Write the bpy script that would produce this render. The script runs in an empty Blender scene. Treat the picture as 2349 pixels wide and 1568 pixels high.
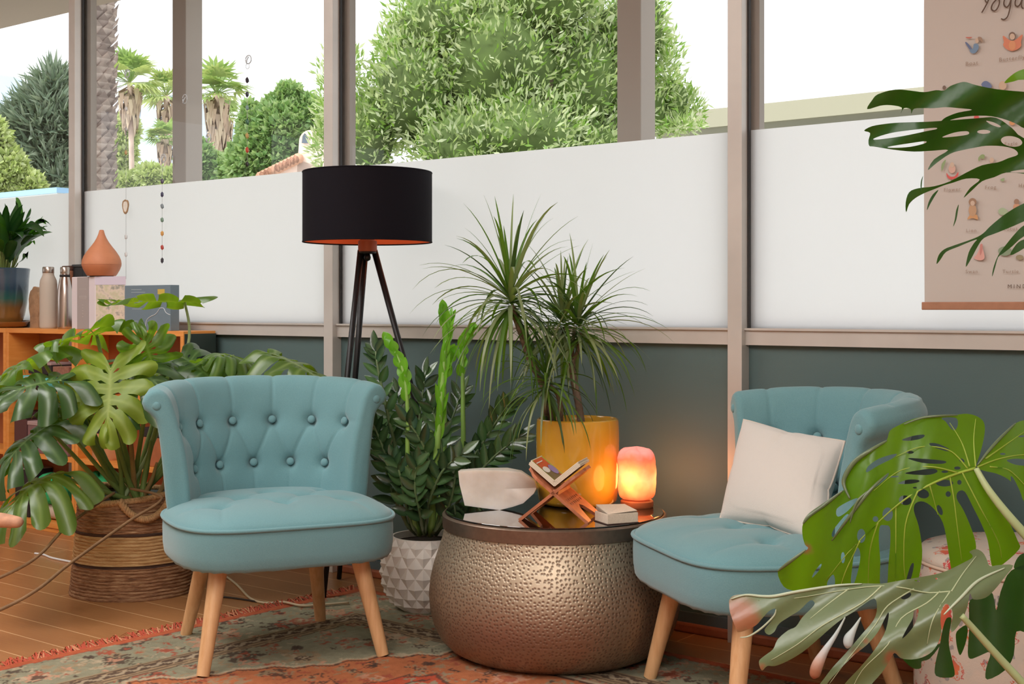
import bpy, bmesh, math, random
import numpy as np
from mathutils import Vector, Matrix, geometry
from math import sin, cos, pi, radians, sqrt, atan2

scene = bpy.context.scene
COL = scene.collection
rnd = random.Random(7)

# ------------------------------------------------------------ camera frame
FPX, CXP, HOR, H = 2992.0, 1174.5, 704.0, 0.95
TH = math.atan(2992 / 3865)
S_, C_ = sin(TH), cos(TH)
DW = 3.342                      # camera to window wall
CAM = Vector((0, -DW, H))
RT, FW = Vector((C_, S_, 0)), Vector((-S_, C_, 0))

def cw(X, Y, z=0.0):            # camera-frame plan coordinates -> world
    v = CAM + RT * X + FW * Y
    return Vector((v.x, v.y, z))
def P(px, py, Y):               # photo point at depth Y -> world
    v = CAM + RT * ((px - CXP) / FPX * Y) + FW * Y
    v.z = H - (py - HOR) / FPX * Y
    return v
def Fl(px, py, z=0.0):          # photo point on a horizontal plane
    Y = FPX * (H - z) / (py - HOR)
    return P(px, py, Y)
def W(px, py, d=0.0):           # photo point on the plane y=-d (parallel to window wall)
    u = (px - CXP) / FPX
    Y = (DW - d) / (u * S_ + C_)
    return P(px, py, Y)
def WX(px, d=0.0):
    return W(px, HOR, d).x

# ------------------------------------------------------------ materials
MATS = {}
def srgb(r, g, b):
    def f(c):
        c /= 255.0
        return c / 12.92 if c <= .04045 else ((c + .055) / 1.055) ** 2.4
    return (f(r), f(g), f(b), 1)

class NT:
    def __init__(s, name):
        s.m = bpy.data.materials.new(name); s.m.use_nodes = True
        s.t = s.m.node_tree; s.n = s.t.nodes; s.l = s.t.links
        s.b = s.n['Principled BSDF']; s.out = s.n['Material Output']
    def node(s, kind, **kw):
        n = s.n.new(kind)
        for k, v in kw.items():
            if k in n.inputs.keys(): pass
            setattr(n, k, v)
        return n
    def link(s, a, b): s.l.new(a, b)
    def setin(s, n, **kw):
        for k, v in kw.items():
            n.inputs[k.replace('_', ' ')].default_value = v
    def coord(s, kind='Object', scale=(1, 1, 1), rot=(0, 0, 0)):
        tc = s.n.new('ShaderNodeTexCoord'); mp = s.n.new('ShaderNodeMapping')
        mp.inputs['Scale'].default_value = scale; mp.inputs['Rotation'].default_value = rot
        s.link(tc.outputs[kind], mp.inputs[0]); return mp.outputs[0]
    def noise(s, vec, scale, detail=3, rough=.55):
        n = s.n.new('ShaderNodeTexNoise'); n.inputs['Scale'].default_value = scale
        n.inputs['Detail'].default_value = detail; n.inputs['Roughness'].default_value = rough
        if vec is not None: s.link(vec, n.inputs['Vector'])
        return n.outputs['Fac']
    def ramp(s, fac, stops, interp='LINEAR'):
        r = s.n.new('ShaderNodeValToRGB'); r.color_ramp.interpolation = interp
        e = r.color_ramp.elements
        while len(e) < len(stops): e.new(0.5)
        for i, (p, c) in enumerate(stops):
            e[i].position = p; e[i].color = c
        s.link(fac, r.inputs[0]); return r.outputs[0]
    def bump(s, h, strength=.3, dist=.01, normal=None):
        b = s.n.new('ShaderNodeBump'); b.inputs['Strength'].default_value = strength
        b.inputs['Distance'].default_value = dist; s.link(h, b.inputs['Height'])
        if normal is not None: s.link(normal, b.inputs['Normal'])
        s.link(b.outputs[0], s.b.inputs['Normal']); return b.outputs[0]
    def mix(s, fac, a, b, blend='MIX'):
        m = s.n.new('ShaderNodeMix'); m.data_type = 'RGBA'; m.blend_type = blend
        for i, v in ((0, fac), (6, a), (7, b)):
            if hasattr(v, 'is_linked') or hasattr(v, 'links'): s.link(v, m.inputs[i])
            else: m.inputs[i].default_value = v
        return m.outputs[2]
    def math(s, op, a, b=0.0, c=None, clamp=False):
        m = s.n.new('ShaderNodeMath'); m.operation = op; m.use_clamp = clamp
        for i, v in ((0, a), (1, b), (2, c)):
            if v is None: continue
            if hasattr(v, 'links'): s.link(v, m.inputs[i])
            else: m.inputs[i].default_value = v
        return m.outputs[0]

def plain(name, rgb, rough=.6, metal=0, spec=.5, emis=0, noise=0, nscale=30, bump=0, bscale=60, coat=0, sheen=0):
    if name in MATS: return MATS[name]
    t = NT(name); c = srgb(*rgb)
    t.setin(t.b, Roughness=rough, Metallic=metal)
    t.b.inputs['Specular IOR Level'].default_value = spec
    t.b.inputs['Coat Weight'].default_value = coat
    t.b.inputs['Sheen Weight'].default_value = sheen
    v = t.coord()
    if noise:
        f = t.noise(v, nscale)
        k = 1 - noise; q = 1 + noise
        t.link(t.ramp(f, [(.3, (c[0]*k, c[1]*k, c[2]*k, 1)), (.7, (min(1, c[0]*q), min(1, c[1]*q), min(1, c[2]*q), 1))]), t.b.inputs['Base Color'])
    else:
        t.b.inputs['Base Color'].default_value = c
    if bump: t.bump(t.noise(v, bscale, 4), bump, .004)
    if emis:
        t.b.inputs['Emission Color'].default_value = c; t.b.inputs['Emission Strength'].default_value = emis
    MATS[name] = t.m
    return t.m

def leafmat(name, top, vein, rough=.35, trans=.45, tint=(110, 150, 20), var=.25, attr=True, spec=.5, brown=None):
    t = NT(name)
    v = t.coord()
    c = srgb(*top); d = tuple(x * (1 - var) for x in c[:3]) + (1,)
    base = t.ramp(t.noise(v, 9, 3), [(.3, d), (.7, c)])
    if attr:
        at = t.n.new('ShaderNodeAttribute'); at.attribute_name = 'vein'
        base = t.mix(at.outputs['Fac'], base, srgb(*vein))
    if brown:
        ab = t.n.new('ShaderNodeAttribute'); ab.attribute_name = 'brown'
        base = t.mix(ab.outputs['Fac'], base, srgb(*brown))
    t.link(base, t.b.inputs['Base Color'])
    t.setin(t.b, Roughness=rough); t.b.inputs['Specular IOR Level'].default_value = spec
    t.bump(t.noise(v, 45, 2), .15, .004)
    tr = t.n.new('ShaderNodeBsdfTranslucent')
    tt = srgb(*tint)
    if brown:
        t.link(t.mix(ab.outputs['Fac'], tt, srgb(*brown)), tr.inputs['Color'])
    else: tr.inputs['Color'].default_value = tt
    mx = t.n.new('ShaderNodeMixShader'); mx.inputs[0].default_value = trans
    t.link(t.b.outputs[0], mx.inputs[1]); t.link(tr.outputs[0], mx.inputs[2])
    t.link(mx.outputs[0], t.out.inputs[0])
    return t.m

# ------------------------------------------------------------ geometry helpers
class G:
    """collects geometry for ONE mesh object, several materials allowed"""
    def __init__(s): s.v = []; s.f = []; s.mi = []; s.attr = {}
    def add(s, V, F, mi=0, **attrs):
        o = len(s.v)
        s.v.extend([tuple(p) for p in V]); s.f.extend([tuple(i + o for i in f) for f in F]); s.mi.extend([mi] * len(F))
        for k, a in attrs.items():
            s.attr.setdefault(k, [0.0] * o).extend(list(a))
        for k in s.attr:
            if len(s.attr[k]) < len(s.v): s.attr[k].extend([0.0] * (len(s.v) - len(s.attr[k])))
        return s
    def box(s, lo, hi, mi=0):
        x0, y0, z0 = lo; x1, y1, z1 = hi
        V = [(x0,y0,z0),(x1,y0,z0),(x1,y1,z0),(x0,y1,z0),(x0,y0,z1),(x1,y0,z1),(x1,y1,z1),(x0,y1,z1)]
        return s.add(V, [(3,2,1,0),(4,5,6,7),(0,1,5,4),(1,2,6,5),(2,3,7,6),(3,0,4,7)], mi)
    def obox(s, c, ax, ay, az, mi=0):      # oriented box, half vectors
        c, ax, ay, az = map(Vector, (c, ax, ay, az))
        V = [c + ax*a + ay*b + az*d for d in (-1, 1) for b in (-1, 1) for a in (-1, 1)]
        return s.add(V, [(0,2,3,1),(4,5,7,6),(0,1,5,4),(1,3,7,5),(3,2,6,7),(2,0,4,6)], mi)
    def lathe(s, prof, n=32, c=(0, 0, 0), mi=0, cap=True):
        V = []; F = []
        for r, z in prof:
            for i in range(n):
                a = 2 * pi * i / n; V.append((c[0] + r * cos(a), c[1] + r * sin(a), c[2] + z))
        m = len(prof)
        for j in range(m - 1):
            for i in range(n):
                k = (i + 1) % n; F.append((j*n+i, j*n+k, (j+1)*n+k, (j+1)*n+i))
        if cap:
            F.append(tuple(reversed(range(n)))); F.append(tuple((m-1)*n + i for i in range(n)))
        return s.add(V, F, mi)
    def tube(s, path, rad, n=8, mi=0, cap=True, **attrs):
        path = [Vector(p) for p in path]; m = len(path)
        if not hasattr(rad, '__len__'): rad = [rad] * m
        V = []; F = []; ref = None
        for j, p in enumerate(path):
            t = (path[min(j+1, m-1)] - path[max(j-1, 0)])
            if t.length < 1e-9: t = Vector((0, 0, 1))
            t.normalize()
            if ref is None:
                ref = t.orthogonal().normalized()
            ref = (ref - t * ref.dot(t))
            if ref.length < 1e-6: ref = t.orthogonal()
            ref.normalize(); b = t.cross(ref)
            for i in range(n):
                a = 2 * pi * i / n; V.append(p + (ref * cos(a) + b * sin(a)) * rad[j])
        for j in range(m - 1):
            for i in range(n):
                k = (i + 1) % n; F.append((j*n+i, j*n+k, (j+1)*n+k, (j+1)*n+i))
        if cap:
            F.append(tuple(reversed(range(n)))); F.append(tuple((m-1)*n + i for i in range(n)))
        return s.add(V, F, mi)
    def loop(s, path, r, n=8, mi=0):        # closed tube
        m = len(path); path = [Vector(p) for p in path]; V = []; F = []
        for j, p in enumerate(path):
            t = (path[(j+1) % m] - path[j-1]).normalized()
            up = Vector((0, 0, 1)); a0 = t.cross(up)
            if a0.length < 1e-4: a0 = t.orthogonal()
            a0.normalize(); b = t.cross(a0)
            for i in range(n):
                a = 2*pi*i/n; V.append(p + (a0*cos(a) + b*sin(a)) * r)
        for j in range(m):
            jn = (j+1) % m
            for i in range(n):
                k = (i+1) % n; F.append((j*n+i, j*n+k, jn*n+k, jn*n+i))
        return s.add(V, F, mi)
    def grid(s, fn, nu, nv, mi=0, **attrs):
        V = [fn(i / nu, j / nv) for j in range(nv + 1) for i in range(nu + 1)]
        F = [(j*(nu+1)+i, j*(nu+1)+i+1, (j+1)*(nu+1)+i+1, (j+1)*(nu+1)+i) for j in range(nv) for i in range(nu)]
        at = {k: [a(i / nu, j / nv) for j in range(nv + 1) for i in range(nu + 1)] for k, a in attrs.items()}
        return s.add(V, F, mi, **at)

def link(o, parent=None):
    COL.objects.link(o)
    if parent is not None: o.parent = parent
    return o

def mk(name, g, mats, parent=None, smooth=True, world=False, angle=None, bevel=0, subsurf=0, solid=0):
    """G -> one mesh object.  world=True: coordinates are world ones, parent's origin is subtracted"""
    V = g.v
    if world and parent is not None:
        o = root_loc(parent); V = [(p[0]-o[0], p[1]-o[1], p[2]-o[2]) for p in V]
    me = bpy.data.meshes.new(name); me.from_pydata(V, [], g.f); me.validate()
    if not isinstance(mats, (list, tuple)): mats = [mats]
    for m in mats: me.materials.append(m)
    if len(mats) > 1 and len(me.polygons) == len(g.mi):
        me.polygons.foreach_set('material_index', g.mi)
    if smooth: me.polygons.foreach_set('use_smooth', [True] * len(me.polygons))
    for k, a in g.attr.items():
        at = me.attributes.new(k, 'FLOAT', 'POINT'); at.data.foreach_set('value', a)
    if smooth and angle:
        bm = bmesh.new(); bm.from_mesh(me)
        for e in bm.edges:
            if len(e.link_faces) == 2 and e.calc_face_angle(0) > radians(angle): e.smooth = False
        bm.to_mesh(me); bm.free()
    me.update()
    o = bpy.data.objects.new(name, me); link(o, parent)
    if bevel:
        b = o.modifiers.new('bevel', 'BEVEL'); b.width = bevel; b.segments = 2; b.limit_method = 'ANGLE'; b.angle_limit = radians(40)
    if solid:
        b = o.modifiers.new('solid', 'SOLIDIFY'); b.thickness = solid; b.offset = 0
    if subsurf:
        b = o.modifiers.new('sub', 'SUBSURF'); b.levels = b.render_levels = subsurf
    return o

def root_loc(o):
    v = Vector(o.location)
    while o.parent is not None:
        o = o.parent; v += Vector(o.location)
    return v

def tag(o, label, cat, group=None, kind=None):
    o['label'] = label; o['category'] = cat
    if group: o['group'] = group
    if kind: o['kind'] = kind
    return o
def thing(name, label, cat, loc=(0, 0, 0), rz=0, group=None):
    o = bpy.data.objects.new(name, None); COL.objects.link(o)
    o.empty_display_size = .05
    o.location = loc; o.rotation_euler = (0, 0, rz)
    return tag(o, label, cat, group)
def struct(name, g, mats, smooth=False, **kw):
    o = mk(name, g, mats, None, smooth, **kw); o['kind'] = 'structure'; return o
def dup(root, loc, rz, label=None):
    r = root.copy(); COL.objects.link(r); r.location = loc; r.rotation_euler = (0, 0, rz)
    if label: r['label'] = label
    for ch in list(root.children):
        c = ch.copy(); COL.objects.link(c); c.parent = r
        for gch in ch.children:
            d = gch.copy(); COL.objects.link(d); d.parent = c
    return r

def sp(pts, t):                 # catmull-rom through a list
    n = len(pts) - 1; x = min(max(t, 0), 1) * n; i = min(int(x), n - 1); f = x - i
    p0, p1, p2, p3 = pts[max(i-1, 0)], pts[i], pts[i+1], pts[min(i+2, n)]
    return p1 * 1.0 + 0.5 * f * ((p2 - p0) + f * (2*p0 - 5*p1 + 4*p2 - p3 + f * (3*(p1 - p2) + p3 - p0)))
def curve(pts, n=12):
    pts = [Vector(p) for p in pts]
    return [sp(pts, i / n) for i in range(n + 1)]
def smooth_closed(pts, k=3):
    out = []; n = len(pts)
    for i in range(n):
        p0, p1, p2, p3 = (Vector(pts[(i + d) % n]) for d in (-1, 0, 1, 2))
        for j in range(k):
            f = j / k
            out.append(p1 + .5 * f * ((p2 - p0) + f * (2*p0 - 5*p1 + 4*p2 - p3 + f * (3*(p1 - p2) + p3 - p0))))
    return out
# ============================================================ SETTING
XL, XR, YB, ZC = -8.0, 3.2, -6.5, 2.75
# --- floor: wood planks parallel to the window wall
def floor_mat():
    t = NT('bamboo plank floor')
    v = t.coord()
    br = t.n.new('ShaderNodeTexBrick'); t.link(v, br.inputs['Vector'])
    br.offset = .37; br.inputs['Scale'].default_value = 1
    br.inputs['Brick Width'].default_value = 1.9; br.inputs['Row Height'].default_value = .123
    br.inputs['Mortar Size'].default_value = .0022; br.inputs['Mortar Smooth'].default_value = .1
    br.inputs['Color1'].default_value = srgb(166, 112, 70); br.inputs['Color2'].default_value = srgb(178, 122, 78)
    br.inputs['Mortar'].default_value = srgb(236, 190, 142)
    g = t.noise(t.coord(scale=(2.2, 60, 1)), 3, 4)
    c = t.mix(.25, br.outputs['Color'], t.ramp(g, [(.3, srgb(152, 100, 60)), (.7, srgb(186, 132, 88))]))
    t.link(c, t.b.inputs['Base Color']); t.setin(t.b, Roughness=.3)
    t.b.inputs['Specular IOR Level'].default_value = .45
    t.bump(g, .03, .002)
    return t.m
g = G().box((XL, YB, -.08), (XR, 0.0, 0)); struct('floor', g, floor_mat())
wall_m = plain('painted wall offwhite', (206, 196, 184), .8)
teal_m = plain('teal wall paint', (86, 107, 107), .55, bump=.05, bscale=200)
ceil_m = plain('ceiling paint', (222, 216, 206), .9)
struct('ceiling', G().box((XL, YB, ZC), (XR, 0.0, ZC + .1)), ceil_m)
struct('wall_back', G().box((XL, YB - .12, 0), (XR, YB, ZC)), wall_m)
struct('wall_right', G().box((XR, YB, 0), (XR + .12, .0, ZC)), wall_m)
# left wall with two window openings
g = G(); ys = [YB, -5.25, -3.8, -3.35, -2.2, 0.0]
g.box((XL-.12, YB, 0), (XL, 0, .9)); g.box((XL-.12, YB, 2.5), (XL, 0, ZC))
for a, b in ((YB, -5.25), (-3.8, -3.35), (-2.2, 0.0)): g.box((XL-.12, a, .9), (XL, b, 2.5))
struct('wall_left', g, wall_m)

# --- window wall
struct('wall_front', G().box((XL, 0.0, 0), (XR, .1, .843)), teal_m)
alu = plain('brushed aluminium frame', (206, 200, 194), .42, metal=.25, noise=.06, nscale=6)
alu_d = plain('dark gasket', (52, 50, 50), .6)
post_m = plain('painted exterior post', (182, 170, 160), .6)
g = G().box((XL, -.022, .843), (XR, .0, .887)).box((XL, -.03, .8845), (XR, .0, .8905))
struct('trim_1', g, alu)
g = G().box((XL, -.01, .028), (XR, 0, .058)); struct('baseboard_front', g, plain('grey blue base strip', (92, 108, 114), .6))
woodred = plain('reddish wood moulding', (168, 96, 66), .45, noise=.15, nscale=20)
g = G().box((XL, -.022, .0), (XR, 0, .028)); struct('trim_2', g, woodred, bevel=.006)

MULL = [WX(763, 0) - 1.6 * 2, WX(763) - 1.585, WX(763), WX(1686), WX(1686) + 1.62, WX(1686) + 3.24]
MULL[1] = WX(178)
FT = 1.452
film_t = NT('frosted privacy film')
tr = film_t.n.new('ShaderNodeBsdfTranslucent'); tr.inputs[0].default_value = (.95, .935, .93, 1)
df = film_t.n.new('ShaderNodeBsdfDiffuse'); df.inputs[0].default_value = (.9, .9, .92, 1)
mx = film_t.n.new('ShaderNodeMixShader'); mx.inputs[0].default_value = .16
film_t.link(tr.outputs[0], mx.inputs[1]); film_t.link(df.outputs[0], mx.inputs[2]); film_t.link(mx.outputs[0], film_t.out.inputs[0])
glass_t = NT('clear window glass')
tp = glass_t.n.new('ShaderNodeBsdfTransparent'); tp.inputs[0].default_value = (.97, .98, .98, 1)
gl = glass_t.n.new('ShaderNodeBsdfGlossy'); gl.inputs['Roughness'].default_value = .0
fr = glass_t.n.new('ShaderNodeFresnel'); fr.inputs[0].default_value = 1.4
mx = glass_t.n.new('ShaderNodeMixShader'); glass_t.link(fr.outputs[0], mx.inputs[0])
glass_t.link(tp.outputs[0], mx.inputs[1]); glass_t.link(gl.outputs[0], mx.inputs[2]); glass_t.link(mx.outputs[0], glass_t.out.inputs[0])

for i, x in enumerate(MULL):
    g = G()
    g.box((x, -.045, 0), (x + .045, .0, ZC), 0)
    g.box((x + .045, -.012, .887), (x + .051, .0, ZC), 1)
    g.box((x - .006, -.012, .887), (x, .0, ZC), 1)
    struct('trim_%d' % (3 + i), g, [alu, alu_d], bevel=.0015)
for i in range(len(MULL) - 1):
    a, b = MULL[i] + .045, MULL[i+1]
    g = G()
    g.box((a - .02, .02, .86), (a + .022, .05, ZC)); g.box((b - .012, .02, .86), (b + .02, .06, ZC))
    g.box((a, .02, .86), (b, .06, .9)); g.box((a, .02, 2.62), (b, .06, ZC))
    f = struct('window_%d' % (i + 1), g, post_m)
    pn = mk('pane', G().add([(a, .006, .88), (b, .006, .88), (b, .006, ZC), (a, .006, ZC)], [(0, 1, 2, 3)]), glass_t.m, f, False)
    fm = mk('frosted_film', G().add([(a, .003, .88), (b, .003, .88), (b, .003, FT), (a, .003, FT)], [(0, 1, 2, 3)]), film_t.m, f, False)

# exterior posts and eave (part of the building)
for i, px in enumerate((395, 1415)):
    p = W(px, 300, -.50)
    struct('trim_%d' % (20 + i), G().box((p.x, .50, -.15), (p.x + .098, .598, 2.55)), post_m, bevel=.004)
soff = plain('eave soffit paint', (205, 186, 168), .8)
struct('trim_22', G().box((XL - 3, .1, 2.55), (XR + 1, .79, 2.68)), soff)
struct('trim_23', G().box((XL - 3, .0, 2.62), (XR + 1, .1, 2.9)), soff)
struct('ground', G().box((-60, .1, -.3), (40, 90, -.15)), plain('pale outdoor paving', (190, 190, 182), .9, noise=.1, nscale=1))

# ============================================================ OUTDOORS
def cloud(name, blobs, n, L, Wd, mats, parent, seed=1, up=.4, shell=.55, world=True, curl=.2):
    """leaves scattered on the outer shells of ellipsoids; blobs: (centre, radii)"""
    r = np.random.RandomState(seed)
    vol = np.array([b[1][0] * b[1][2] for b in blobs]); pr = vol / vol.sum()
    idx = r.choice(len(blobs), n, p=pr)
    c = np.array([tuple(b[0]) for b in blobs])[idx]; rad = np.array([tuple(b[1]) for b in blobs])[idx]
    d = r.normal(size=(n, 3)); d /= np.linalg.norm(d, axis=1)[:, None]
    rr = (shell + (1 - shell) * r.rand(n)) ** .7
    pos = c + d * rad * rr[:, None]
    ax = d * .8 + r.normal(size=(n, 3)) * .55; ax[:, 2] += up; ax /= np.linalg.norm(ax, axis=1)[:, None]
    sd = np.cross(ax, r.normal(size=(n, 3))); sd /= np.linalg.norm(sd, axis=1)[:, None] + 1e-9
    sc = (.6 + .8 * r.rand(n))[:, None]
    a = pos; b_ = pos + ax * L * .45 * sc + sd * Wd * sc; c_ = pos + ax * L * sc; d_ = pos + ax * L * .45 * sc - sd * Wd * sc
    V = np.stack([a, b_, c_, d_], 1).reshape(-1, 3)
    F = np.arange(n * 4).reshape(-1, 4)
    me = bpy.data.meshes.new(name)
    if world: V = V - np.array(root_loc(parent))
    me.from_pydata(V.tolist(), [], F.tolist())
    for m in mats: me.materials.append(m)
    me.polygons.foreach_set('material_index', r.randint(0, len(mats), n))
    me.update()
    o = bpy.data.objects.new(name, me); link(o, parent)
    return o
def core(blobs, parent, mat, k=.78, name='inner_branches', seed=0):
    g = G(); r = random.Random(seed)
    for c, rad in blobs:
        n, m = 16, 10; V = []; F = []
        for j in range(m + 1):
            for i in range(n):
                a, b = 2*pi*i/n, pi*j/m; q = k * (1 + .12 * r.uniform(-1, 1))
                V.append((c[0] + rad[0]*q*sin(b)*cos(a), c[1] + rad[1]*q*sin(b)*sin(a), c[2] + rad[2]*q*cos(b)))
        for j in range(m):
            for i in range(n):
                kk = (i+1) % n; F.append((j*n+i, (j+1)*n+i, (j+1)*n+kk, j*n+kk))
        g.add(V, F)
    return mk(name, g, mat, parent, world=True)

def olm(name, c, t=.35, e=.0):
    q = leafmat(name, c, c, .45, t, (min(255, c[0] + 30), min(255, c[1] + 30), c[2]), .15, attr=False)
    return q
OL = [olm('olive leaf %d' % i, c, .4) for i, c in enumerate([(160, 186, 122), (188, 206, 152), (208, 220, 184), (134, 176, 84), (218, 228, 194)])]
barkm = plain('grey brown bark', (128, 112, 98), .9, noise=.3, nscale=14, bump=.6, bscale=20)
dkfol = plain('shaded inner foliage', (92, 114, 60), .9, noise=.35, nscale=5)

def blob(px, py, Y, rpx, rpz=None, dep=.8):
    r = rpx / FPX * Y
    return (P(px, py, Y), (r, r * dep, (rpz or rpx) / FPX * Y))

# big olive tree just outside
YT = 8.5
base = cw((1180 - CXP) / FPX * YT, YT, -.15)
t_ = thing('olive_tree', 'large bushy olive tree with grey green leaves close outside the middle window', 'tree', base)
bl = [blob(1130, 170, YT, 215, 220), blob(950, 210, YT - .1, 130, 150), blob(1300, 190, YT + .1, 165, 190), blob(1010, 60, YT, 150, 120),
      blob(1230, -10, YT, 190, 150), blob(1420, 130, YT + .2, 120, 160), blob(850, 300, YT, 85, 120), blob(1450, 250, YT + .2, 110, 110), blob(1180, 330, YT - .2, 220, 130),
      blob(1060, 350, YT - .3, 150, 120), blob(1540, 240, YT + .2, 55, 75), blob(1350, 350, YT, 140, 100), blob(920, 120, YT, 70, 90), blob(1480, 60, YT, 60, 110)]
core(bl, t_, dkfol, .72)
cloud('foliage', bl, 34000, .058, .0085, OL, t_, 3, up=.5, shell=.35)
wisps = [blob(760, 230, YT, 45, 130), blob(1590, 250, YT + .2, 35, 50), blob(740, 340, YT, 35, 70), blob(800, 180, YT, 45, 80), blob(1530, 150, YT, 45, 90), blob(1560, 290, YT, 60, 30)]
cloud('outer_twigs', wisps, 2600, .055, .007, OL, t_, 9, up=.6, shell=.1)
g = G(); g.tube(curve([base, base + Vector((.1, 0, .8)), base + Vector((0, .1, 1.7))], 8), [.16, .15, .14, .13, .12, .11, .1, .09, .08], 10)
for k in range(5):
    a = k * 1.3; g.tube(curve([base + Vector((.05, 0, 1.1)), base + Vector((.15*cos(a), .15*sin(a), 1.9)), base + Vector((.3*cos(a), .3*sin(a), 2.6))], 6), [.08, .07, .06, .05, .04, .03, .02], 8)
mk('trunk', g, barkm, t_, world=True)

# broadleaf trees further away
def tree(label, blobs, n, L, Wd, mats, trunk, seed, inner, shell=.5):
    c, Y = trunk
    b = cw((c - CXP) / FPX * Y, Y, -.15)
    t = thing('broadleaf_tree', label, 'tree', b)
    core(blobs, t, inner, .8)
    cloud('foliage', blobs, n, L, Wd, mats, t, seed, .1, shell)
    top = Vector(blobs[0][0])
    g = G().tube([b, (b + top) / 2, top], [.2, .16, .1], 8); mk('trunk', g, barkm, t, world=True)
    return t
GR = [olm('tree leaf %d' % i, c, .3) for i, c in enumerate([(140, 174, 112), (162, 190, 130), (120, 158, 96), (174, 198, 144)])]
YG = [olm('yellow green leaf %d' % i, c, .3) for i, c in enumerate([(190, 204, 142), (176, 194, 124), (202, 212, 160)])]  # the yellow green colour of these bushes
CF = [olm('conifer leaf %d' % i, c, .1) for i, c in enumerate([(136, 154, 132), (118, 138, 116), (156, 170, 150)])]
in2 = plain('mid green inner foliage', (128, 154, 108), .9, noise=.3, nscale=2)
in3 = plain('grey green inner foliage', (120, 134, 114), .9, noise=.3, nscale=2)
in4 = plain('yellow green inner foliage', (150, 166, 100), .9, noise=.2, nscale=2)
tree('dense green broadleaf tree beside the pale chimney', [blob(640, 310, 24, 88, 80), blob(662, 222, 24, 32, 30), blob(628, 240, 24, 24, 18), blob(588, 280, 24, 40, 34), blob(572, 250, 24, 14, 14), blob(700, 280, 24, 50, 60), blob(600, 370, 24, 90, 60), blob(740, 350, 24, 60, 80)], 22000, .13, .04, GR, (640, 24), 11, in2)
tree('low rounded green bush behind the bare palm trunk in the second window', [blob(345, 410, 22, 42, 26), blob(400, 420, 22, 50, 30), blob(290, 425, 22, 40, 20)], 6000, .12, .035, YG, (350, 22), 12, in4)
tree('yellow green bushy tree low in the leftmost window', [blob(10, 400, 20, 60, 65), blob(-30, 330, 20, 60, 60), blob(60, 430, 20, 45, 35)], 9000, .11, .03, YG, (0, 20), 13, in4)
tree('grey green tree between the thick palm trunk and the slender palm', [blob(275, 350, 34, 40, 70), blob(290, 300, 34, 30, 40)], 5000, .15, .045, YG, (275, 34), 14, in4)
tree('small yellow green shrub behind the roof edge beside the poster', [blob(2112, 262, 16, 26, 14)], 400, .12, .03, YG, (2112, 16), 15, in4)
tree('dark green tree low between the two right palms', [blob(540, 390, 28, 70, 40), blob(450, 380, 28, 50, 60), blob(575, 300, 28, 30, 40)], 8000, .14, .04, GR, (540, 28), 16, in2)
# conifer
Yc = 22; b = cw((105 - CXP) / FPX * Yc, Yc, -.15)
t_ = thing('conifer_tree', 'tall grey green conifer with spreading tiered branches in the leftmost window', 'tree', b)
bl = [blob(120, 200, Yc, 36, 30), blob(110, 250, Yc, 65, 34), blob(90, 300, Yc, 84, 40), blob(150, 300, Yc, 55, 60), blob(95, 360, Yc, 80, 40), blob(130, 420, Yc, 80, 50), blob(60, 270, Yc, 40, 20), blob(40, 330, Yc, 45, 24)]
core(bl, t_, in3, .8); cloud('foliage', bl, 9000, .34, .025, CF, t_, 21, up=.5, shell=.6)
mk('trunk', G().tube([b, P(105, 200, Yc)], [.25, .1], 8), barkm, t_, world=True)

# palms
palm_g = [olm('palm frond green %d' % i, c, .35) for i, c in enumerate([(150, 178, 112), (176, 190, 128)])]
palm_d = [plain('dead frond %d' % i, c, .8) for i, c in enumerate([(186, 160, 138), (204, 184, 160), (168, 146, 128)])]
trk = plain('pale palm trunk', (206, 182, 168), .9, noise=.15, nscale=6)
def fan(g, o, d, R, nb=9, droop=.2, mi=0, r=None):
    d = Vector(d).normalized(); s = d.cross(Vector((0, 0, 1)))
    if s.length < .1: s = Vector((1, 0, 0))
    s.normalize(); hub = o + d * R * .45
    g.tube([o, hub], R * .012, 4, mi)
    for k in range(nb):
        a = (k / (nb - 1) - .5) * 2.6
        dd = (d * cos(a) + s * sin(a)).normalized(); L = R * (.62 - .12 * abs(a)) * r.uniform(.85, 1.1)
        w = dd.cross(s.cross(d)).normalized() * R * .045
        m = hub + dd * L * .5; e = hub + dd * L - Vector((0, 0, droop * L))
        g.add([hub, m + w, e, m - w], [(0, 1, 2, 3)], mi)
def palm(label, px, py, Y, rpx, trpx, seed, skirt=1.0, skh=1.5):
    r = random.Random(seed); top = P(px, py, Y); b = cw((px + 6 - CXP) / FPX * Y, Y, -.15)
    R = rpx / FPX * Y
    t = thing('palm_tree', label, 'palm tree', b)
    mk('trunk', G().tube(curve([b, (b + top) / 2 + Vector((.05, 0, 0)), top], 8), trpx / FPX * Y, 10), trk, t, world=True)
    g = G()
    for k in range(34):
        a = r.uniform(0, 2*pi); e = r.uniform(-.35, 1.3)
        fan(g, top, (cos(a)*cos(e), sin(a)*cos(e), sin(e)), R * r.uniform(.8, 1.1), 10, .25, r.randint(0, 1), r)
    mk('frond_crown', g, palm_g, t, False, world=True)
    g = G()
    for k in range(int(70 * skirt)):
        a = r.uniform(0, 2*pi); z = r.uniform(0, skh) * R
        rr = R * .30 * (1 - .45 * z / (skh * R))
        o = top - Vector((0, 0, z)); q = Vector((cos(a), sin(a), 0))
        m = o + q * rr * 1.1 - Vector((0, 0, R * .15)); e = o + q * rr - Vector((0, 0, R * r.uniform(.45, .7)))
        w = Vector((-sin(a), cos(a), 0)) * R * .08
        g.add([o, m + w, e, m - w], [(0, 1, 2, 3)], r.randint(0, 2))
    mk('dead_frond_skirt', g, palm_d, t, False, world=True)
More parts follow.
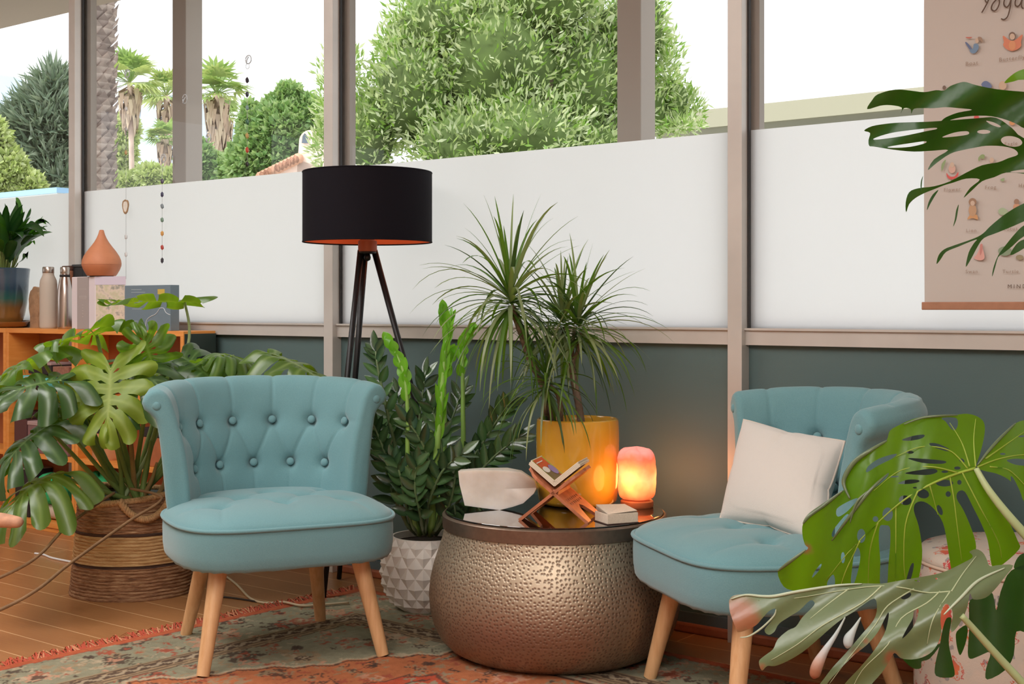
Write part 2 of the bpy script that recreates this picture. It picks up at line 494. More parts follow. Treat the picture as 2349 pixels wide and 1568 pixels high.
palm('palm with a slender pale trunk right of the thick trunk, in the second window', 298, 190, 30, 92, 6, 1, skh=.8)
palm('palm seen just left of the outdoor post', 382, 220, 33, 78, 7, 2, skh=1.0)
palm('tall shaggy palm with grey dead skirt just right of the outdoor post', 497, 215, 30, 92, 10, 3, 1.5, 1.3)
palm('short palm low beside the left edge of the outdoor post', 378, 320, 26, 60, 9, 4, .8, .8)
palm('leaning pale palm behind the shaggy palm, left of the green trees', 520, 265, 34, 50, 8, 5, 1.4, 1.4)
# thick palm trunk close by, with leaf-base scales
Yp = 13; b = cw((217 - CXP) / FPX * Yp, Yp, -.15); R = 40 / FPX * Yp
t_ = thing('palm_tree', 'thick scaly grey palm trunk right behind the first window post', 'palm tree', b)
g = G().lathe([(R * .86, 0), (R * .86, 4.9)], 20, b)
r = random.Random(5)
for j in range(64):
    for i in range(11):
        a = 2*pi*(i + .5*(j % 2)) / 11 + r.uniform(-.1, .1); z = j * .076 + r.uniform(-.01, .01)
        q = Vector((cos(a), sin(a), 0)); s = Vector((-sin(a), cos(a), 0)); c = b + Vector((0, 0, z)) + q * R * .8
        w = .075
        V = [c - s*w, c + s*w, c + s*w*.75 + q*.07 + Vector((0,0,.05)), c - s*w*.75 + q*.07 + Vector((0,0,.05)), c + Vector((0,0,.11)) + q*.1, c + q*.02 - Vector((0,0,.02))]
        g.add(V, [(0,1,2,3), (3,2,4), (0,3,5), (5,2,1), (0,5,1), (3,4,2,5)], r.randint(0, 1))
mk('scaly_bark', g, [plain('palm bark grey', (170, 156, 150), .9, noise=.2, nscale=9), plain('palm bark light', (198, 184, 176), .9, noise=.2, nscale=9)], t_, False, world=True)

# mountains
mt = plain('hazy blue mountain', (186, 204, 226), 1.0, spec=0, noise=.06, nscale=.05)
def ridge(name, pts, Y):
    g = G(); V = []; n = len(pts)
    for i, (px, py) in enumerate(pts):
        V += [tuple(cw((px-CXP)/FPX*Y, Y, -2)), tuple(P(px, py, Y)), tuple(P(px, py, Y) + Vector((0, 10, -4)))]
    F = []
    for i in range(n-1): F += [(3*i, 3*i+3, 3*i+4, 3*i+1), (3*i+1, 3*i+4, 3*i+5, 3*i+2)]
    g.add(V, F); return struct(name, g, mt, smooth=True)
ridge('mountain_1', [(-300, 230), (-80, 185), (0, 172), (40, 178), (120, 225), (240, 290), (330, 250), (400, 215), (470, 240), (560, 300), (700, 380)], 85)

# pale house with arched chimney and tiled roof
Yh = 14; b = cw((700 - CXP)/FPX*Yh, Yh, -.15)
t_ = thing('house', 'pale pink stucco house with arched chimney and terracotta tiled roof edge', 'house', b)
stuc = plain('pale pink stucco', (250, 226, 212), .9); tile = plain('terracotta roof tile', (232, 176, 146), .8)
def pz(px, py, Y=Yh): return P(px, py, Y)
g = G(); prof = []
n = 14
for k in range(n + 1):
    a = pi * k / n; prof.append((711 - 25*cos(a), 325 - 27*sin(a)))
prof = [(680, 420), (682, 380)] + prof + [(744, 400), (744, 430)]
Fr = [pz(x, y) for x, y in prof]; bk = [p + FW * .45 + RT * .1 for p in Fr]; m = len(prof)
g.add(Fr + bk, [tuple(range(m))] + [tuple(reversed(range(m, 2*m)))] + [(i, i+m, (i+1) % m + m, (i+1) % m) for i in range(m)])
mk('chimney', g, stuc, t_, False, world=True)
ap = [(692, 328), (694, 312), (699, 305), (705, 312), (708, 328)]
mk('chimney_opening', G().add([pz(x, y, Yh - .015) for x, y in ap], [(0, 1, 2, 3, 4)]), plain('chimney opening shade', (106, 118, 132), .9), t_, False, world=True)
g = G(); a, c = pz(600, 412), pz(690, 368)
g.add([a, c, c + Vector((0, 0, -2.72)), a + Vector((0, 0, -2.72)), a + FW*2, c + FW*2], [(0, 1, 2, 3), (0, 4, 5, 1)]); 
d_ = pz(860, 425); g.add([c, d_, d_ + Vector((0, 0, -2.72)), c + Vector((0, 0, -2.72)), c + FW*2, d_ + FW*2], [(0,1,2,3), (0,4,5,1)])
mk('gable_wall', g, stuc, t_, False, world=True)
g = G()
for k in range(11):
    q = a + (c - a) * (k / 10.5)
    g.tube([q + Vector((0, 0, .03)) - FW * .06, q + Vector((0, 0, .03)) + FW * 1.9], .055, 8)
mk('roof_tiles', g, tile, t_, world=True)

# long low building with a cream fascia, right
Yb = 12
t_ = thing('flat_roof_building', 'low building with a long cream green roof fascia beyond the right windows', 'building', cw((1860-CXP)/FPX*Yb, Yb, -.15))
fa = plain('cream green fascia', (170, 167, 146), .7); cor = plain('grey corrugated wall', (150, 148, 134), .8)
p0, p1 = W(1600, 247, -7.5), W(2160, 222, -7.5)
zt = p0.z; x0, x1 = p0.x - 1.2, p1.x + 3
zb = W(1640, 291, -7.5).z
zt = (p0.z + W(2100, 224, -7.5).z) / 2
mk('roof_fascia', G().box((x0, 7.5, zb), (x1, 7.58, zt)).box((x0, 7.5, zt), (x1, 12, zt + .03)), fa, t_, False, world=True)
g = G(); k = x0 + .1
while k < x1 - 1.9: g.box((k, 7.9, -.15), (k + .06, 7.97, zb)); k += .1
g.box((x0, 7.97, -.15), (x1, 8.0, zb))
mk('corrugated_wall', g, cor, t_, False, world=True)
# white flat roof with a pale blue edge, far left
t_ = thing('white_roof_building', 'white flat roofed building with a light blue roof edge low in the leftmost window', 'building', W(40, 470, -5) * 1)
t_.location.z = -.15
q = W(60, 442, -5)
mk('blue_roof_edge', G().box((q.x - 6, 5.0, q.z - .03), (q.x + .6, 5.5, q.z + .03)), plain('light blue edge', (160, 204, 240), .6), t_, False, world=True)
mk('white_wall', G().box((q.x - 6, 5.02, -.15), (q.x + .58, 5.48, q.z - .03)), plain('white stucco', (248, 246, 240), .8), t_, False, world=True)

# ============================================================ camera, sky, fill lights
cam = bpy.data.cameras.new('camera'); co = bpy.data.objects.new('camera', cam); COL.objects.link(co)
co.location = CAM; co.rotation_euler = (pi/2, 0, TH)
cam.sensor_width = 36; cam.lens = 36 * FPX / 2349; cam.shift_y = -(784 - HOR) / 2349
cam.clip_end = 500
scene.camera = co
w = bpy.data.worlds.new('sky'); scene.world = w; w.use_nodes = True
nt = w.node_tree; bg = nt.nodes['Background']
tc = nt.nodes.new('ShaderNodeTexCoord'); mp = nt.nodes.new('ShaderNodeMapping'); mp.inputs['Scale'].default_value = (1, 1, 3)
nz = nt.nodes.new('ShaderNodeTexNoise'); nz.inputs['Scale'].default_value = 2.2; nz.inputs['Detail'].default_value = 4
rp = nt.nodes.new('ShaderNodeValToRGB'); rp.color_ramp.elements[0].position = .36; rp.color_ramp.elements[0].color = (.88, .92, .97, 1)
rp.color_ramp.elements[1].position = .6; rp.color_ramp.elements[1].color = (1, 1, 1, 1)
nt.links.new(tc.outputs['Generated'], mp.inputs[0]); nt.links.new(mp.outputs[0], nz.inputs['Vector'])
nt.links.new(nz.outputs['Fac'], rp.inputs[0]); nt.links.new(rp.outputs[0], bg.inputs[0])
bg.inputs[1].default_value = 1.7
def area(name, loc, size, power, col=(1, .985, .96), sy=None, rot=(0, 0, 0)):
    l = bpy.data.lights.new(name, 'AREA'); l.energy = power; l.color = col; l.size = size
    if sy: l.shape = 'RECTANGLE'; l.size_y = sy
    o = bpy.data.objects.new(name, l); o.location = loc; o.rotation_euler = rot; COL.objects.link(o); return o
area('ceiling_fill', (-2.2, -3.0, ZC - .05), 1.6, 62)  # unseen area lights added at ceiling height to fill the room
area('ceiling_fill', (.4, -3.6, ZC - .05), 1.6, 74)
area('ceiling_fill', (-4.0, -1.9, ZC - .05), 1.2, 45)
area('ceiling_fill', (1.0, -5.2, ZC - .05), 2.0, 70)
sun = bpy.data.lights.new('sun', 'SUN'); sun.energy = 3.0; sun.angle = radians(12); sun.color = (1, .96, .88)
so = bpy.data.objects.new('sun', sun); COL.objects.link(so)
# from behind the building, high: lights the trees' near sides, kept off the room by roof and ceiling
so.rotation_euler = Vector((.15, .62, -.77)).to_track_quat('-Z', 'Y').to_euler()
struct('roof', G().box((XL - 3, YB - 3, ZC + .12), (XR + 3, .1, ZC + .3)), soff)
scene.cycles.use_denoising = True
scene.cycles.use_adaptive_sampling = True; scene.cycles.adaptive_threshold = .045; scene.cycles.adaptive_min_samples = 16
scene.cycles.max_bounces = 6; scene.cycles.diffuse_bounces = 3; scene.cycles.glossy_bounces = 3
scene.cycles.transmission_bounces = 4; scene.cycles.transparent_max_bounces = 8
scene.cycles.sample_clamp_indirect = 4
scene.cycles.caustics_reflective = False; scene.cycles.caustics_refractive = False
scene.view_settings.view_transform = 'Standard'
scene.view_settings.look = 'None'
# ============================================================ FURNITURE
# ---------------- rug
RC = cw(-.505, 4.386); RU = (cw(.653, 3.376) - RC).normalized(); RV = (cw(-1.343, 3.42) - RC).normalized()
RA = atan2(RU.y, RU.x)
RU = Vector((cos(RA), sin(RA), 0)); RV = Vector((sin(RA), -cos(RA), 0))
rug = thing('area_rug', 'worn oriental rug in sage green, rust and orange with a red fringe', 'rug', (RC.x, RC.y, 0))
def rug_mesh():
    Lu, Lv, st = 3.1, 2.25, .0065
    nu, nv = int(Lu / st), int(Lv / st)
    u = np.linspace(0, Lu, nu + 1); v = np.linspace(0, Lv, nv + 1)
    U, V = np.meshgrid(u, v)
    r = np.random.RandomState(4)
    def c(*a): return np.array(srgb(*a)[:3])
    sage, cream, dark, rust, orange, tan, red, pink = c(150, 146, 122), c(190, 170, 142), c(74, 56, 52), c(170, 84, 64), c(190, 112, 74), c(164, 138, 108), c(186, 68, 48), c(206, 150, 122)
    def vn(scale, seed):            # smooth value noise
        q = np.random.RandomState(seed); a, b = int(Lv / scale) + 3, int(Lu / scale) + 3
        gr = q.rand(a, b); y = V / scale; x = U / scale; yi = y.astype(int); xi = x.astype(int)
        fy = y - yi; fx = x - xi; fy = fy*fy*(3-2*fy); fx = fx*fx*(3-2*fx)
        return (gr[yi, xi]*(1-fx) + gr[yi, xi+1]*fx)*(1-fy) + (gr[yi+1, xi]*(1-fx) + gr[yi+1, xi+1]*fx)*fy
    n1, n2, n3, n4 = vn(.05, 1), vn(.018, 2), vn(.12, 3), vn(.011, 5)
    wob = (n2 - .5) * .02
    d = np.minimum(np.minimum(U, V), np.minimum(Lu - U, Lv - V)) + wob * .4
    along = np.where(np.minimum(U, Lu - U) < np.minimum(V, Lv - V), V, U)
    colr = np.empty(U.shape + (3,)); colr[:] = sage
    def put(m, cc, k=1.0):
        m = m.astype(float)[..., None] * k
        colr[:] = colr * (1 - m) + cc * m
    # field shapes
    def motif(m, seed, sc, cols):
        """scattered small tribal/floral figures inside mask m"""
        q = np.random.RandomState(seed)
        nx, ny = int(Lu / sc), int(Lv / sc)
        for i in range(nx):
            for j in range(ny):
                cx, cy = (i + .5 + q.uniform(-.25, .25)) * sc, (j + .5 + q.uniform(-.25, .25)) * sc
                i0, i1 = max(0, int((cx - sc*.7)/st)), min(nu, int((cx + sc*.7)/st)); j0, j1 = max(0, int((cy - sc*.7)/st)), min(nv, int((cy + sc*.7)/st))
                if i1 <= i0 or j1 <= j0: continue
                sl = (slice(j0, j1), slice(i0, i1)); x = (U[sl] - cx) / sc; y = (V[sl] - cy) / sc
                x = x + (n2[sl] - .5) * .25; y = y + (n4[sl] - .5) * .25
                k = q.randint(0, 5); a = np.arctan2(y, x); R = np.hypot(x, y)
                cc = cols[q.randint(len(cols))]; c2 = cols[q.randint(len(cols))]
                if k == 0: s1 = R < .33 + .1*np.cos(6*a); s2 = R < .16
                elif k == 1: s1 = (abs(x) + abs(y)) < .42; s2 = (abs(x) + abs(y)) < .22
                elif k == 2: s1 = abs(y - .2*np.sin(x*9)) < .07; s2 = (R < .12)
                elif k == 3: s1 = abs(R - .3) < .06; s2 = (abs(x) < .06) & (abs(y) < .4)
                else: s1 = (abs(x) < .38) & (abs(y) < .1 + .06*np.cos(x*16)); s2 = (abs(x) < .2) & (abs(y) < .05)
                mm = m[sl]
                for s, cq in ((s1, cc), (s2, c2)):
                    w = (s & mm)[..., None] * .85; colr[sl] = colr[sl] * (1 - w) + cq * w
    m_out = (d > .03) & (d < .25)
    put(m_out, sage); motif(m_out, 1, .12, [cream, dark, rust, pink, tan, cream, pink]); motif(m_out, 11, .055, [tan, rust, cream, sage, dark])
    gs = (d > .25) & (d < .345); put(gs, tan)
    put((d > .272) & (d < .312), dark, .85)
    zig = (np.sin(along * 2*pi/.055) * .008)
    put((abs(d - .292 - zig) < .007), cream, .8)
    put((abs(d - .262) < .004) | (abs(d - .325) < .003) | (abs(d - .342) < .003), dark, .8)
    m_in = d > .345; put(m_in, sage)
    motif(m_in, 2, .15, [cream, dark, rust, pink, tan, rust]); motif(m_in, 12, .06, [tan, rust, cream, dark, sage, sage])
    # central orange field with a stepped outline
    du = np.minimum(U, Lu - U); dv = np.minimum(V, Lv - V)
    tw = np.abs(((du * .556 - dv) * 9) % 1 - .5) * .05 + np.abs(((du * .556 - dv) * 2.7) % 1 - .5) * .07
    f = np.minimum((du + .556 * dv - .985) * .874 - tw + .02, d - .37)
    put((f > 0) & m_in, orange)
    mo = f > .03
    motif(mo, 5, .13, [rust, dark, tan, pink, sage]); motif(mo, 6, .05, [rust, tan, dark, orange, orange])
    put((abs(f + .004) < .008), cream, .9); put((abs(f - .012) < .005), dark, .9)
    g2 = f - .2 - np.abs(((U * 5) % 1) - .5) * .1
    put(g2 > 0, red, .8); motif(g2 > .02, 8, .12, [dark, sage, orange, cream, tan]); put(abs(g2) < .006, dark, .8)
    put(d < .03, c(196, 98, 66)); put((d < .034) & (d > .028), rust)
    colr *= (.86 + .26 * n4[..., None]) * (.9 + .2 * n3[..., None])
    colr = colr * .93 + tan * .07
    colr *= .88
    z = .006 + (n4 - .5) * .0012
    Vx = (RU.x * U + RV.x * V).ravel(); Vy = (RU.y * U + RV.y * V).ravel()
    co = np.stack([Vx, Vy, z.ravel()], 1)
    I = np.arange((nu+1)*(nv+1)).reshape(nv+1, nu+1)
    F = np.stack([I[:-1, :-1], I[1:, :-1], I[1:, 1:], I[:-1, 1:]], -1).reshape(-1, 4)
    me = bpy.data.meshes.new('woven_field')
    me.vertices.add(len(co)); me.vertices.foreach_set('co', co.ravel())
    me.loops.add(F.size); me.loops.foreach_set('vertex_index', F.ravel())
    me.polygons.add(len(F)); me.polygons.foreach_set('loop_start', np.arange(0, F.size, 4)); me.polygons.foreach_set('loop_total', np.full(len(F), 4))
    me.update(calc_edges=True)
    ca = me.color_attributes.new('pattern', 'FLOAT_COLOR', 'POINT')
    ca.data.foreach_set('color', np.concatenate([colr.reshape(-1, 3), np.ones((len(co), 1))], 1).astype(np.float32).ravel())
    t = NT('woven rug wool'); a = t.n.new('ShaderNodeAttribute'); a.attribute_name = 'pattern'
    t.link(a.outputs['Color'], t.b.inputs['Base Color']); t.setin(t.b, Roughness=.95); t.b.inputs['Specular IOR Level'].default_value = .1
    t.bump(t.noise(t.coord(), 260, 2), .5, .003)
    me.materials.append(t.m); me.polygons.foreach_set('use_smooth', [True]*len(me.polygons))
    link(bpy.data.objects.new('woven_field', me), rug)
rug_mesh()
g = G(); r = random.Random(3); k = 0.0
while k < 2.25:
    L = r.uniform(.03, .05); o = RV * k; a = RV * r.uniform(-.03, .03) - RU * L
    hh = r.uniform(.002, .02); w = RV * .0022
    m_ = o + a * .5 + Vector((0, 0, hh)); e = o + a + Vector((0, 0, .003))
    o = o + Vector((0, 0, .005))
    g.add([o - w, o + w, m_ + w, m_ - w, e + w*.5, e - w*.5], [(0,1,2,3), (3,2,4,5)], r.choice([0, 0, 0, 1])); k += .0022
mk('fringe', g, [plain('red fringe yarn', (192, 84, 60), .9), plain('pale fringe yarn', (214, 146, 108), .9)], rug, False)

# ---------------- tufted chair
def fabric():
    t = NT('teal linen upholstery'); v = t.coord()
    n = t.noise(v, 420, 2); n2 = t.noise(v, 7, 3)
    c = t.mix(n, srgb(98, 141, 146), srgb(120, 161, 166))
    c = t.mix(t.math('MULTIPLY', n2, .35), c, srgb(98, 140, 150))
    t.link(c, t.b.inputs['Base Color']); t.setin(t.b, Roughness=.85); t.b.inputs['Sheen Weight'].default_value = .3; t.b.inputs['Sheen Roughness'].default_value = .5
    t.b.inputs['Specular IOR Level'].default_value = .2
    t.bump(n, .25, .0012); return t.m
fab = fabric()
beech = NT('pale beech wood'); vb = beech.coord(scale=(30, 30, 3))
beech.link(beech.ramp(beech.noise(vb, 2.5, 4), [(.3, srgb(206, 156, 108)), (.7, srgb(226, 182, 134))]), beech.b.inputs['Base Color'])
beech.setin(beech.b, Roughness=.45); beech = beech.m

def make_chair():
    root = thing('accent_chair', 'teal button tufted accent chair without a cushion, on the rug in front of the basket', 'chair')
    A, B, YC = .229, .232, -.002
    prof = [(-.002, .36), (.0, .42), (.004, .47), (.010, .52), (.018, .57), (.028, .615), (.037, .65), (.044, .675), (.052, .70), (.065, .722), (.085, .734), (.105, .730), (.121, .715), (.127, .694), (.121, .675), (.106, .662), (.092, .645), (.083, .60), (.074, .52), (.066, .43), (.060, .385), (.05, .345), (.03, .338), (.005, .345)]
    pts = [Vector((o, z, 0)) for o, z in prof]
    # resample; dense on the inner face
    P_ = []; 
    for i in range(len(pts)):
        a, b = pts[i], pts[(i + 1) % len(pts)]
        k = max(1, int((b - a).length / (.007 if i < 13 else .02)))
        for j in range(k):
            f = j / k
            p0, p3 = pts[i-1], pts[(i+2) % len(pts)]
            P_.append(a + .5*f*((b - p0) + f*(2*p0 - 5*a + 4*b - p3 + f*(3*(a - b) + p3 - p0))))
    # arclength parameter of profile
    T = [0]
    for i in range(1, len(P_)): T.append(T[-1] + (P_[i] - P_[i-1]).length)
    PH = radians(79); NU = 180
    zt = lambda z: min(range(len(P_) // 2), key=lambda i: abs(P_[i].y - z) + (5 if P_[i].x > .09 else 0))
    t1, t2, t0, tt = T[zt(.605)], T[zt(.482)], T[zt(.37)], T[zt(.73)]
    Rm = .25
    row1 = [(radians(a) * Rm, t1) for a in (-63, -38, -12.7, 12.7, 38, 63)]
    row2 = [(radians(a) * Rm, t2) for a in (-50, -25, 0, 25, 50)]
    segs = []
    for i, q in enumerate(row2): segs += [(row1[i], q, .0042), (row1[i+1], q, .0042), (q, (q[0], t0), .0025)]
    for q in row1: segs.append((q, (q[0] * 1.04, tt + .12), .0032))
    segs += [(row1[0], (-PH*Rm, t1 + .01), .003), (row1[-1], (PH*Rm, t1 + .01), .003)]
    SA = np.array([(a[0], a[1], b[0], b[1], k) for a, b, k in segs])
    BA = np.array(row1 + row2)
    def disp(s, t):
        if t > tt + .14: return 0
        d2 = (BA[:, 0] - s)**2 + (BA[:, 1] - t)**2
        v = .024 * np.exp(-d2 / .016**2).sum() + .010 * np.exp(-d2 / .04**2).sum()
        ax, ay, bx, by, k = SA.T
        dx, dy = bx - ax, by - ay; f = np.clip(((s-ax)*dx + (t-ay)*dy) / (dx*dx+dy*dy), 0, 1)
        dd = (s - ax - f*dx)**2 + (t - ay - f*dy)**2
        v += (k * np.exp(-dd / .0042**2) + k * .6 * np.exp(-dd / .018**2)).max()
        return v - .004
    V = []; F = []; m = len(P_)
    nrm = []
    for i in range(m):
        d = P_[(i+1) % m] - P_[i-1]; d.normalize(); nrm.append((-d.y, d.x))   # pointing inwards (toward sitter) on inner face
    for j in range(NU + 1):
        ph = -PH + 2*PH*j/NU
        n = Vector((sin(ph)/A, cos(ph)/B, 0)).normalized()
        base = Vector((A*sin(ph), YC + B*cos(ph), 0))
        e = max(0, (abs(ph) - radians(66)) / radians(13))
        for i, p in enumerate(P_):
            dsp = disp(ph*Rm, T[i]) * (1 - .6 * e)
            o = p.x + nrm[i][0] * -dsp * 1.0 if False else p.x - nrm[i][0] * dsp
            z = p.y - nrm[i][1] * dsp
            # the roll drops a little towards the ends
            z -= .016 * (abs(ph) / PH)**3 * max(0, (z - .55) / .18)
            V.append(base + n * o + Vector((0, 0, z)))
    for j in range(NU):
        for i in range(m):
            k = (i + 1) % m
            F.append((j*m + i, j*m + k, (j+1)*m + k, (j+1)*m + i))
    # rounded ends: three shrinking rings pushed forward then an ngon
    for sgn, j in ((-1, 0), (1, NU)):
        ph = sgn * PH; n = Vector((sin(ph)/A, cos(ph)/B, 0)).normalized(); tg = Vector((n.y, -n.x, 0)) * sgn
        prev = [j*m + i for i in range(m)]
        for ins, push in ((.003, .007), (.008, .012), (.015, .0145)):
            idx = []
            for i in range(m):
                p = V[j*m + i]; q = p - (n * nrm[i][0] + Vector((0, 0, nrm[i][1]))) * ins + tg * push
                V.append(q); idx.append(len(V) - 1)
            for i in range(m):
                k = (i + 1) % m
                F.append((prev[i], prev[k], idx[k], idx[i]) if sgn > 0 else (prev[i], idx[i], idx[k], prev[k]))
            prev = idx
        F.append(tuple(prev) if sgn > 0 else tuple(reversed(prev)))
    g = G().add(V, F)
    bk = mk('backrest', g, fab, root)
    bm = bmesh.new(); bm.from_mesh(bk.data); bmesh.ops.recalc_face_normals(bm, faces=bm.faces); bm.to_mesh(bk.data); bm.free()
    # buttons
    def button(pos, n, r=.0115):
        g = G(); n = Vector(n).normalized(); a = n.orthogonal().normalized(); b = n.cross(a); VV = []; FF = []
        for q, hgt in ((1, 0), (1.0, .003), (.8, .0055), (.45, .0075)):
            for i in range(14): VV.append(pos + (a*cos(2*pi*i/14) + b*sin(2*pi*i/14))*r*q + n*hgt)
        for k in range(3):
            for i in range(14): FF.append((k*14+i, k*14+(i+1) % 14, (k+1)*14+(i+1) % 14, (k+1)*14+i))
        FF.append(tuple(42 + i for i in range(14))); g.add(VV, FF)
        mk('button', g, fab, bk)
    for s, t in row1 + row2:
        ph = s / Rm; i = min(range(m//2), key=lambda q: abs(T[q] - t)); p = P_[i]
        n = Vector((sin(ph)/A, cos(ph)/B, 0)).normalized(); pos = Vector((A*sin(ph), YC + B*cos(ph), p.y)) + n * (p.x + .014)
        button(pos, -n * .95 + Vector((0, 0, .25)))
    for sgn in (-1, 1):
        ph = sgn * PH; n = Vector((sin(ph)/A, cos(ph)/B, 0)).normalized(); tg = Vector((n.y, -n.x, 0)) * sgn
        button(Vector((A*sin(ph), YC + B*cos(ph), .690)) + n * .088 + tg * .012 - Vector((0, 0, .016)), tg, .012)
        g = G()       # gathered pleats around the scroll end
    # seat
    SX, SY, SC = .300, .288, -.012
    def outl(a, k=1.0, ex=2.7):
        c, s = cos(a), sin(a)
        ex = ex + 1.5 * max(0, -s)**.5
        x = abs(c)**(2/ex) * (1 if c > 0 else -1) * SX * k; y = abs(s)**(2/ex) * (1 if s > 0 else -1) * SY * k
        if y > 0: x *= 1 - .10 * (y / SY)**2
        else: x *= 1 - .03 * (y / SY)**2
        return x, y + SC
    N = 96
    rings = [(.93, .262), (.965, .264), (.988, .275), (1.0, .30), (1.003, .335), (1.0, .362), (.995, .369)]
    V = []; F = []
    for k, z in rings:
        for i in range(N):
            x, y = outl(2*pi*i/N, k)
            pu = .0015 * sin(i * 2.1) if z < .27 else 0
            V.append((x, y, z + pu + .004))
    for j in range(len(rings)-1):
        for i in range(N): F.append((j*N+i, j*N+(i+1) % N, (j+1)*N+(i+1) % N, (j+1)*N+i))
    F.append(tuple(reversed(range(N)))); F.append(tuple((len(rings)-1)*N+i for i in range(N)))
    mk('seat_base', G().add(V, F), fab, root)
    mk('piping', G().loop([(*outl(2*pi*i/N, 1.004), .3745) for i in range(N)], .0055, 8), fab, root)
    dim = [(-.17, -.10), (0, -.10), (.17, -.10), (-.09, .01), (.09, .01), (-.17, .10), (0, .10), (.17, .10)]
    sg = []
    for a in dim[:3]: sg.append((a, (a[0]*1.25, -.33)))
    for a, b in ((0, 3), (1, 3), (1, 4), (2, 4), (3, 5), (3, 6), (4, 6), (4, 7), ): sg.append((dim[a], dim[b]))
    sg += [((-.17, -.10), (-.34, -.06)), ((.17, -.10), (.34, -.06))]
    DA = np.array(dim); SA2 = np.array([(a[0], a[1], b[0], b[1]) for a, b in sg])
    V = []; F = []; NR = 60; N2 = 180
    for j in range(NR + 1):
        k = j / NR
        for i in range(N2):
            x, y = outl(2*pi*i/N2, .996 * k, 2.7 - .5*(1-k))
            z = .374 + .049 * (1 - k**5.0)**.6 * (1 - .10 * k*k)
            d2 = (DA[:, 0]-x)**2 + (DA[:, 1]-y)**2
            v = (.020*np.exp(-d2/.020**2) + .009*np.exp(-d2/.045**2)).sum()
            ax, ay, bx, by = SA2.T; dx, dy = bx-ax, by-ay; f = np.clip(((x-ax)*dx+(y-ay)*dy)/(dx*dx+dy*dy), 0, 1)
            dd = (x-ax-f*dx)**2 + (y-ay-f*dy)**2
            v += (.003*np.exp(-dd/.004**2) + .004*np.exp(-dd/.022**2)).max()
            V.append((x, y, z - v * .85 * (1 - k**8)))
    for j in range(NR):
        for i in range(N2): F.append((j*N2+i, (j+1)*N2+i, (j+1)*N2+(i+1) % N2, j*N2+(i+1) % N2))
    mk('seat_cushion', G().add(V, F), fab, root)
    for x, y, fx, fy in ((-.19, -.17, -.242, -.222), (.19, -.17, .242, -.222), (-.155, .15, -.2, .235), (.155, .15, .2, .235)):
        mk('leg', G().tube([(x, y, .268), (fx, fy, .0)], [.0245, .0165], 20), beech, root, angle=50)
    return root
def chair_pose(xy, ang): return (xy.x, xy.y, .007), TH + ang
chair1 = make_chair()
ch1 = cw(-.662, 3.636); chair1.location, chair1.rotation_euler = (ch1.x, ch1.y, .007), (0, 0, TH + radians(24.5))
# second chair: front points to (-.933,-.36) in the camera plan
a2 = -1.29
c2 = cw(.632, 3.155)
chair2 = dup(chair1, (c2.x, c2.y, .007), TH + a2, 'teal button tufted accent chair holding a cream cushion, right of the metal drum table')
chair1['group'] = chair2['group'] = 'pair of teal tufted accent chairs'

# ---------------- cushion on the second chair
TL, TR, BL, BR = P(1706, 962, 3.37), P(1938, 1012, 3.12), P(1652, 1188, 3.24), P(1885, 1248, 2.96)
cc = (TL + TR + BL + BR) / 4
cu = thing('throw_cushion', 'plain cream rectangular cushion leaning on the backrest of the right teal chair', 'cushion', (cc.x, cc.y, min(BL.z, BR.z)))
nn = (TR - TL).cross(BL - TL).normalized()
if nn.dot(CAM - cc) < 0: nn = -nn
def pil(sgn):
    def f(u, v):
        a = TL*(1-u)*(1-v) + TR*u*(1-v) + BL*(1-u)*v + BR*u*v
        e = (4*u*(1-u))**.45 * (4*v*(1-v))**.45
        pin = .018 * ((2*u-1)**2 * 1) * 0
        a = a + (cc - a) * .10 * (1 - (abs(2*u-1)*abs(2*v-1))**.6) * ((abs(2*u-1)**6 + abs(2*v-1)**6) > .3) * min(1, abs(abs(2*u-1)**6 + abs(2*v-1)**6))
        cr = .013 * math.exp(-((u - .52 + (v-.1)*.35)**2) / .0014) * math.exp(-v*v / .07)
        cr += .006 * math.exp(-((u - .70 + (v)*.2)**2) / .002) * math.exp(-v*v / .03)
        return a + nn * sgn * (.062 * e - (cr * e if sgn > 0 else 0))
    return f
g = G(); g.grid(pil(1), 70, 60); g.grid(pil(-1), 24, 20)
mk('cover', g, plain('cream cotton', (212, 205, 198), .9, bump=.2, bscale=400, sheen=.2), cu, world=True)
edge = [pil(1)(i/20, 0) for i in range(20)] + [pil(1)(1, i/20) for i in range(20)] + [pil(1)(1-i/20, 1) for i in range(20)] + [pil(1)(0, 1-i/20) for i in range(20)]
mk('seam_piping', G().loop(edge, .0028, 6), plain('cream seam', (206, 194, 182), .9), cu, world=True)

